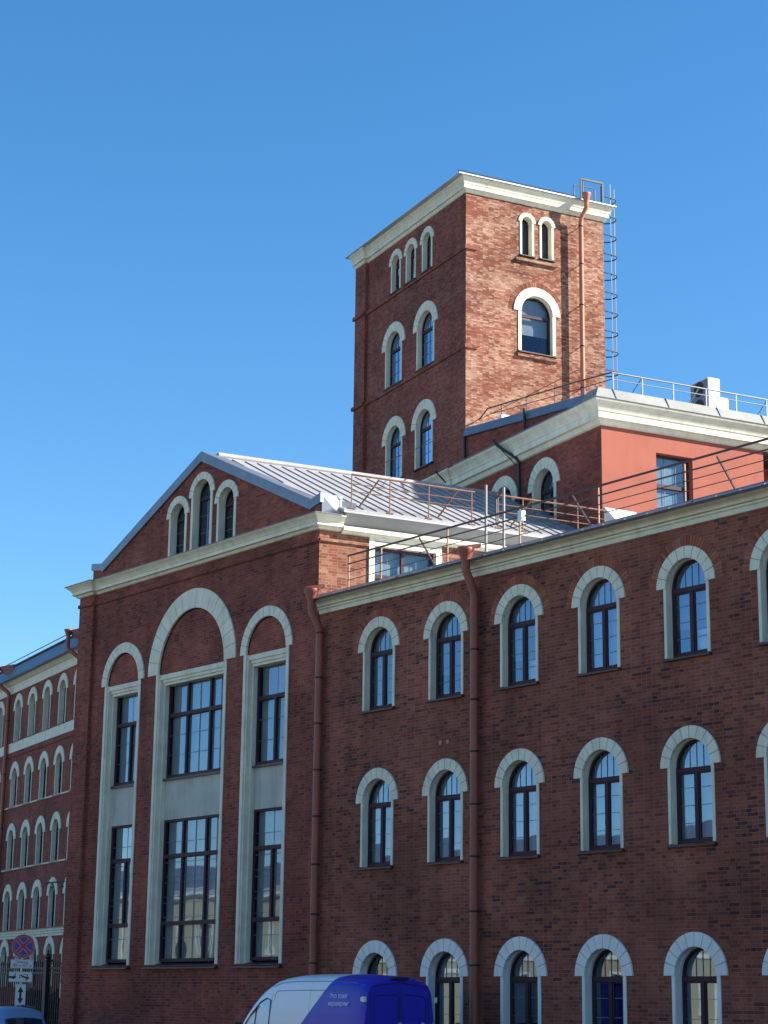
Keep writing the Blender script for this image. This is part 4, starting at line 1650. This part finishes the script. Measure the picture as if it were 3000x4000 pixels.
zc = sz(3.43) - .15 * kk
zc = sz(3.288)
RS = .335
b = MB()
b.tube([(0, .012, zc), (0, -.008, zc)], RS, 40, 0, False)
disc(b, RS * .93, RS, -.0105, zc, 3)
disc(b, RS * .82, RS * .93, -.0110, zc, 0)
disc(b, RS * .77, RS * .82, -.0115, zc, 3)
disc(b, 0, RS * .77, -.0120, zc, 1)
for ang in (PI / 4, -PI / 4):
    c_, s_ = math.cos(ang), math.sin(ang)
    for wd_, yy, mi in ((.175, -.0128, 3), (.095, -.0136 - (.0004 if ang > 0 else 0), 2)):
        L_ = RS * .79
        h_ = RS * wd_ 
        b.add([(c_ * L_ - s_ * h_, yy, zc + s_ * L_ + c_ * h_), (c_ * L_ + s_ * h_, yy, zc + s_ * L_ - c_ * h_),
               (-c_ * L_ + s_ * h_, yy, zc - s_ * L_ - c_ * h_), (-c_ * L_ - s_ * h_, yy, zc - s_ * L_ + c_ * h_)], [(0, 1, 2, 3)], mi)
b.build('sign_disc', ['sign_red', 'sign_blue', 'sign_red', 'sign_pink'], sgn)


def plate(x0, x1, z0, z1, tilt=0):
    b = MB()
    b.box(x0, x1, -.008, .008, z0, z1)
    b.box(x0 + .015, x1 - .015, -.0095, -.0085, z0 + .012, z0 + .018, 1)
    b.box(x0 + .015, x1 - .015, -.0095, -.0085, z1 - .018, z1 - .012, 1)
    return b.build('sign_plate', ['sign_white', 'zinc_dark'], sgn)


def put_text(parent, body, size, x, z, y=-.012, material='sign_black', sxy=(1, 1)):
    me = text_mesh(body, size, .002, material)
    o = obj('lettering', me, parent, (x, y, z))
    o.rotation_euler = (PI / 2, 0, 0)
    o.scale = (sxy[0], sxy[1], 1)
    return o


z0, z1 = sz(2.715), sz(2.945)
p1 = plate(-.33, .31, z0, z1)
put_text(p1, 'Пятница', .085, -.02, z1 - .075)
put_text(p1, '00', .135, -.215, z0 + .085)
put_text(p1, '.00', .075, -.085, z0 + .067)
put_text(p1, '-', .13, 0.0, z0 + .08)
put_text(p1, '07', .135, .095, z0 + .085)
put_text(p1, '.00', .075, .225, z0 + .067)
z0, z1 = sz(2.365), sz(2.63)
p2 = plate(-.36, .29, z0, z1)
h = z1 - z0
pic = MB()


def pg(mb, pts, y=-.012):
    mb.poly([[(-.36 + a * .65, z0 + b_ * h) for a, b_ in pts]], lambda a, b_: (a, y, b_))


pg(pic, [(0.0, .36), (.28, .36), (.30, .42), (.30, .56), (.0, .56)])
pg(pic, [(.25, .58), (.29, .58), (.29, .86), (.27, .86)])
pg(pic, [(.13, .58), (.26, .74), (.26, .70), (.17, .58)], -.0121)
pg(pic, [(.43, .66), (.52, .72), (.62, .60), (.84, .48), (.88, .42), (.87, .30), (.80, .28), (.72, .36), (.56, .48), (.50, .64), (.44, .60)])
pg(pic, [(.62, .76), (.70, .80), (.80, .72), (.86, .52), (.84, .50), (.78, .66), (.70, .74)], -.0122)
for cx, cz in ((.20, .34), (.76, .22), (.47, .46)):
    pg(pic, [(cx + .035 * math.cos(2 * PI * i / 12), cz + .085 * math.sin(2 * PI * i / 12)) for i in range(12)], -.0125)
pic.build('pictogram', 'sign_black', p2)
z0, z1 = sz(1.76), sz(2.315)
p3 = plate(-.155, .135, z0, z1)
ar = MB()
zm = z1 - z0
ar.poly([[(-.01, z1 - .07), (.075, z1 - .07 - .16), (.022, z1 - .23), (.022, z0 + .21), (.075, z0 + .21), (-.01, z0 + .05), (-.095, z0 + .21), (-.042, z0 + .21),
          (-.042, z1 - .23), (-.095, z1 - .23)]], lambda a, b_: (a, -.012, b_))
ar.build('arrow', 'sign_black', p3)

# ================================================================== VEHICLES
def loft(stations, sect, n_close=True):
    """stations: list of x; sect(x) -> list of (y,z) half outline bottom to top; mirrored"""
    mb = MB()
    rings = []
    for x in stations:
        h = sect(x)
        ring = [(x, y, z) for y, z in h] + [(x, -y, z) for y, z in reversed(h)]
        rings.append(ring)
    k = len(rings[0])
    vs = [p for rg_ in rings for p in rg_]
    fs = []
    for i in range(len(rings) - 1):
        for j in range(k):
            fs.append((i * k + j, i * k + (j + 1) % k, (i + 1) * k + (j + 1) % k, (i + 1) * k + j))
    mb.add(vs, fs, 0, True)
    mb.add(rings[0], [tuple(range(k))], 0)
    mb.add(rings[-1], [tuple(range(k))[::-1]], 0)
    return mb


def interp(tab, x):
    for (a, va), (b, vb) in zip(tab[:-1], tab[1:]):
        if a <= x <= b:
            return va + (vb - va) * (x - a) / (b - a)
    return tab[0][1] if x < tab[0][0] else tab[-1][1]


def wheel(parent, x, y, rad, wd, sgn_):
    t = MB()
    t.lathe([(rad * .6, -wd / 2), (rad * .93, -wd / 2), (rad, -wd * .35), (rad, wd * .35), (rad * .93, wd / 2), (rad * .6, wd / 2)], (0, 0, 0), 28)
    o = t.build('wheel', 'rubber', parent, (x, y, rad))
    o.rotation_euler = (PI / 2, 0, 0)
    r = MB()
    zz = -sgn_ * wd * .42
    r.lathe([(.001, zz), (rad * .18, zz), (rad * .22, zz * .7), (rad * .5, zz * .75), (rad * .61, zz * 1.05), (rad * .61, -zz)], (0, 0, 0), 24)
    r.build('rim', 'chrome', o)
    return o


# ---- van: local x forward from the tail, y left, z up; heads along the street away from the camera
van = thing('panel_van', 'high-roof panel van in white and blue, parked by the wing', 'van', (7.35, -3.07, 0), PI)
TOP = [(0.0, 2.40), (.05, 2.45), (.25, 2.52), (1.2, 2.56), (2.4, 2.56), (3.0, 2.54), (3.4, 2.46), (3.75, 2.31), (4.1, 2.08), (4.45, 1.77), (4.68, 1.53), (4.82, 1.36), (5.2, 1.14), (5.42, .98), (5.5, .75)]
WID = [(0, .97), (.08, 1.0), (.3, 1.02), (4.3, 1.02), (4.9, .98), (5.3, .90), (5.5, .70)]


def van_sect(x):
    t = interp(TOP, x)
    kw = interp(WID, x) / 1.02
    base = [(.90, .34), (.97, .45), (1.01, .75), (1.02, 1.05), (1.015, 1.35), (.99, 1.65), (.955, 1.95), (.925, 2.18), (.895, 2.32), (.84, 2.42), (.74, 2.48), (.5, 2.53), (.25, 2.55), (0.0001, 2.56)]
    out = []
    for y, z in base:
        zz = .34 + (z - .34) * (t - .34) / (2.56 - .34)
        out.append((y * kw * (1 if t > 1.6 else 1 - .06 * (1.6 - t)), zz))
    return out


vst = [0, .02, .06, .15, .3, .7, 1.2, 1.8, 2.4, 2.8, 3.1, 3.4, 3.6, 3.8, 4.0, 4.2, 4.4, 4.58, 4.68, 4.8, 5.0, 5.2, 5.35, 5.45, 5.5]
mb = loft(vst, van_sect)
body = mb.build('body', ['white_paint', 'blue_paint'], van)
bm = bmesh.new()
bm.from_mesh(body.data)
p0, p1_ = Vector((1.16, 0, 2.46)), Vector((2.22, 0, 1.46))
dv = (p1_ - p0).normalized()
nrm = Vector((dv.z, 0, -dv.x))
bmesh.ops.bisect_plane(bm, geom=bm.verts[:] + bm.edges[:] + bm.faces[:], plane_co=p0, plane_no=nrm)
for f in bm.faces:
    sd_ = (f.calc_center_median() - p0).dot(nrm)
    rear = (Vector((0, 0, 1.5)) - p0).dot(nrm)
    f.material_index = 1 if sd_ * rear > 0 else 0
bm.to_mesh(body.data)
bm.free()


def van_side(x, z, sgn_=1, off=.006):
    """point on the van's flank"""
    h = van_sect(x)
    for (ya, za), (yb, zb) in zip(h[:-1], h[1:]):
        if za <= z <= zb:
            y = ya + (yb - ya) * (z - za) / (zb - za)
            return (x, sgn_ * (y + off), z)
    return (x, sgn_ * (h[5][0] + off), z)


for sgn_ in (1, -1):
    lp = [(3.42, 1.28), (3.42, 1.98), (3.60, 2.02), (3.85, 1.93), (4.2, 1.66), (4.48, 1.40), (4.50, 1.28)]
    gw_ = MB()
    gw_.add([van_side(x, z, sgn_, .006) for x, z in lp], [tuple(range(len(lp)))])
    o = gw_.build('side_window', 'glass_car', van)
    ed = MB()
    ed.tube([van_side(x, z, sgn_, .004) for x, z in lp], .018, 6, close=True)
    ed.tube([van_side(3.98, 1.28, sgn_, .01), van_side(3.98, 1.85, sgn_, .01)], .016, 6)
    ed.build('window_seal', 'plastic_dark', o)
    ms = MB()
    ms.bar(van_side(4.35, 1.36, sgn_, 0), van_side(4.35, 1.36, sgn_, .14), .06, .06)
    q = van_side(4.33, 1.32, sgn_, .24)
    ms.obox(q, (.06, 0, 0), (0, .11, 0), (0, 0, .17))
    ms.build('wing_mirror', 'plastic_dark', van)
    # pressed panels and seams along the flank
    sm_ = MB()
    sm_.tube([van_side(3.28, 1.1, sgn_, .0), van_side(3.28, 2.12, sgn_, 0), van_side(3.2, 2.18, sgn_, 0), van_side(2.05, 2.20, sgn_, 0), van_side(1.95, 2.20, sgn_, 0), van_side(.5, 2.20, sgn_, 0), van_side(.4, 2.16, sgn_, 0), van_side(.38, 2.1, sgn_, 0)], .009, 5)
    sm_.tube([van_side(x, interp(TOP, x) - .17, sgn_, .0) for x in (3.45, 3.1, 2.7, 2.2, 1.6, 1.0, .4, .1)], .009, 5)
    sm_.tube([van_side(1.95, z, sgn_, 0) for z in (1.0, 1.4, 1.8, 2.2, 2.36)], .004, 5)
    sm_.tube([van_side(3.38, z, sgn_, 0) for z in (.7, 1.1, 1.5, 1.9, 2.1, 2.28)], .005, 5)
    sm_.build('panel_seams', 'zinc_dark', van)
    dh = MB()
    dh.obox(van_side(3.55, 1.12, sgn_, .02), (.10, 0, 0), (0, .02, 0), (0, 0, .025))
    dh.build('door_handle', 'plastic_dark', van)
    for z in (2.02, 1.05):
        hg_ = MB()
        hg_.obox((-.005, sgn_ * .962, z), (.035, 0, 0), (0, .035, 0), (0, 0, .055))
        hg_.obox((.03, sgn_ * .985, z), (.05, 0, 0), (0, .014, 0), (0, 0, .04))
        hg_.build('door_hinge', 'lamp_clear', van)
    tl_ = MB()
    tl_.obox((.02, sgn_ * .97, 1.05), (.05, 0, 0), (0, .05, 0), (0, 0, .25))
    tl_.build('tail_light', 'lamp_red', van)
    hl_ = MB()
    hl_.obox((5.28, sgn_ * .78, .95), (.12, 0, 0), (0, .12, 0), (0, 0, .1))
    hl_.build('headlight', 'lamp_clear', van)
ws_ = MB()
xs_ = [3.72, 4.1, 4.45, 4.66]
vs = []
for x in xs_:
    t_ = interp(TOP, x)
    for y in (-.72, -.36, 0, .36, .72):
        vs.append((x, y, t_ + .012 - .05 * (y / .72) ** 2))
ws_.add(vs, [(i * 5 + j, i * 5 + j + 1, i * 5 + j + 6, i * 5 + j + 5) for i in range(3) for j in range(4)], 0, True)
ws_.build('windscreen', 'glass_car', van)
# rear doors
rd = MB()
for pts in ([(-.001, -.80, .55), (-.001, -.80, 2.18), (-.001, -.70, 2.30), (-.001, 0, 2.37), (-.001, .70, 2.30), (-.001, .80, 2.18), (-.001, .80, .55)],
            [(-.001, 0, .5), (-.001, 0, 2.36)],
            [(-.002, -.70, 1.35), (-.002, -.70, 2.02), (-.002, -.63, 2.10), (-.002, -.1, 2.12), (-.002, -.04, 2.08), (-.002, -.04, 1.35)],
            [(-.002, .70, 1.35), (-.002, .70, 2.02), (-.002, .63, 2.10), (-.002, .1, 2.12), (-.002, .04, 2.08), (-.002, .04, 1.35)]):
    rd.tube(pts, .009, 5)
rd.build('rear_door_seams', 'sign_black', van)
bl_ = MB()
bl_.box(-.03, .06, -.22, .22, 2.44, 2.49)
bl_.build('brake_light', 'plastic_dark', van)
bp_ = MB()
bp_.box(-.07, .15, -.95, .95, .42, .62)
bp_.build('bumper', 'plastic_dark', van)
bp_ = MB()
bp_.box(5.25, 5.56, -.85, .85, .36, .66)
bp_.build('bumper', 'plastic_dark', van)
np_ = MB()
np_.box(-.02, -.002, -.26, .26, .75, .87)
np_.build('number_plate', 'sign_white', van)
for x in (.95, 4.65):
    for sgn_ in (1, -1):
        wheel(van, x, sgn_ * .90, .35, .22, sgn_)
# writing on the flank that faces the street (local +y) and on the tail
for body_, zz, xx in (('Это тоже', 2.08, .90), ('каршеринг', 1.925, .87)):
    me = text_mesh(body_, .14)
    p_ = van_side(xx, zz, 1, .022)
    o = obj('lettering', me, van, p_)
    o.rotation_euler = (PI / 2 - .10, 0, PI)
me = text_mesh('Яндекс Драйв', .16)
o = obj('lettering', me, van, (-.014, -.50, 1.48))
o.rotation_euler = (PI / 2, 0, -PI / 2)

# ---- parked car, only its roof rises into the picture
car = thing('parked_car', 'blue-grey parked car whose roof shows below the no-stopping sign', 'car', (-8.62, -3.35, 0), PI)
CT = [(0, 1.0), (.05, 1.12), (.22, 1.44), (.36, 1.66), (.5, 1.70), (.8, 1.725), (1.4, 1.735), (2.2, 1.70), (2.6, 1.60), (3.1, 1.28), (3.35, 1.08), (4.1, .98), (4.4, .82), (4.5, .6)]
CW = [(0, .80), (.15, .86), (.6, .90), (3.4, .90), (4.2, .84), (4.5, .66)]


def car_sect(x):
    t = interp(CT, x)
    kw = interp(CW, x)
    belt = min(1.05, t - .02)
    out = [(kw * .9, .28), (kw * .98, .40), (kw, .65), (kw * .99, .85), (kw * .96, belt)]
    hi = t - belt
    for y, q in ((.90, .25), (.83, .55), (.76, .80), (.66, .92), (.42, .98), (.2, 1.0), (.0001, 1.0)):
        out.append((kw * (y if hi > .1 else .96 * (1 - q) + y * q), belt + hi * q))
    return out


cst = [0, .05, .12, .22, .32, .42, .6, .8, 1.1, 1.4, 1.8, 2.2, 2.4, 2.6, 2.85, 3.1, 3.25, 3.35, 3.7, 4.1, 4.3, 4.42, 4.5]
body = loft(cst, car_sect).build('body', ['car_paint'], car)


def car_side(x, z, sgn_, off):
    h = car_sect(x)
    for (ya, za), (yb, zb) in zip(h[:-1], h[1:]):
        if za <= z <= zb:
            return (x, sgn_ * (ya + (yb - ya) * (z - za) / (zb - za + 1e-9) + off), z)
    return (x, sgn_ * (h[6][0] + off), min(z, h[-1][1]))


for sgn_ in (1, -1):
    for lp in ([(.55, 1.08), (.62, 1.50), (1.3, 1.56), (1.45, 1.08)], [(1.52, 1.08), (1.40, 1.56), (2.15, 1.55), (2.5, 1.42), (2.95, 1.08)]):
        gq = MB()
        gq.add([car_side(x, z, sgn_, .012) for x, z in lp], [tuple(range(len(lp)))])
        gq.build('side_window', 'glass_car', car)
    tq = MB()
    tq.obox((.12, sgn_ * .74, 1.0), (.06, 0, 0), (0, .09, 0), (0, 0, .14))
    tq.build('tail_light', 'lamp_red', car)
    hq = MB()
    hq.obox((4.32, sgn_ * .62, .78), (.10, 0, 0), (0, .12, 0), (0, 0, .07))
    hq.build('headlight', 'lamp_clear', car)
    mq = MB()
    q = car_side(2.75, 1.1, sgn_, .12)
    mq.obox(q, (.06, 0, 0), (0, .10, 0), (0, 0, .08))
    mq.build('wing_mirror', 'car_paint', car)
    rq = MB()
    rq.tube([(.6, sgn_ * .60, 1.70), (1.4, sgn_ * .60, 1.76), (2.2, sgn_ * .60, 1.70)], .02, 6)
    rq.build('roof_rail', 'black_metal', car)
for tabx, nm in (((.055, .10, .14, .18, .215), 'rear_window'), ((2.62, 2.85, 3.1, 3.32), 'windscreen')):
    wq = MB()
    vs = []
    for x in tabx:
        t_ = interp(CT, x)
        for y in (-.60, -.3, 0, .3, .60):
            vs.append((x - (.012 if nm == 'rear_window' else -.012), y * .95, t_ + .012 - .04 * (y / .6) ** 2))
    wq.add(vs, [(i * 5 + j, i * 5 + j + 1, i * 5 + j + 6, i * 5 + j + 5) for i in range(len(tabx) - 1) for j in range(4)], 0, True)
    wq.build(nm, 'glass_car', car)
npq = MB()
npq.box(-.02, -.002, -.26, .26, .72, .83)
npq.build('number_plate', 'sign_white', car)
for a, b in ((-.06, .2), (4.3, 4.55)):
    bq = MB()
    bq.box(a, b, -.78, .78, .32, .56)
    bq.build('bumper', 'plastic_dark', car)
for x in (.85, 3.55):
    for sgn_ in (1, -1):
        wheel(car, x, sgn_ * .80, .33, .21, sgn_)
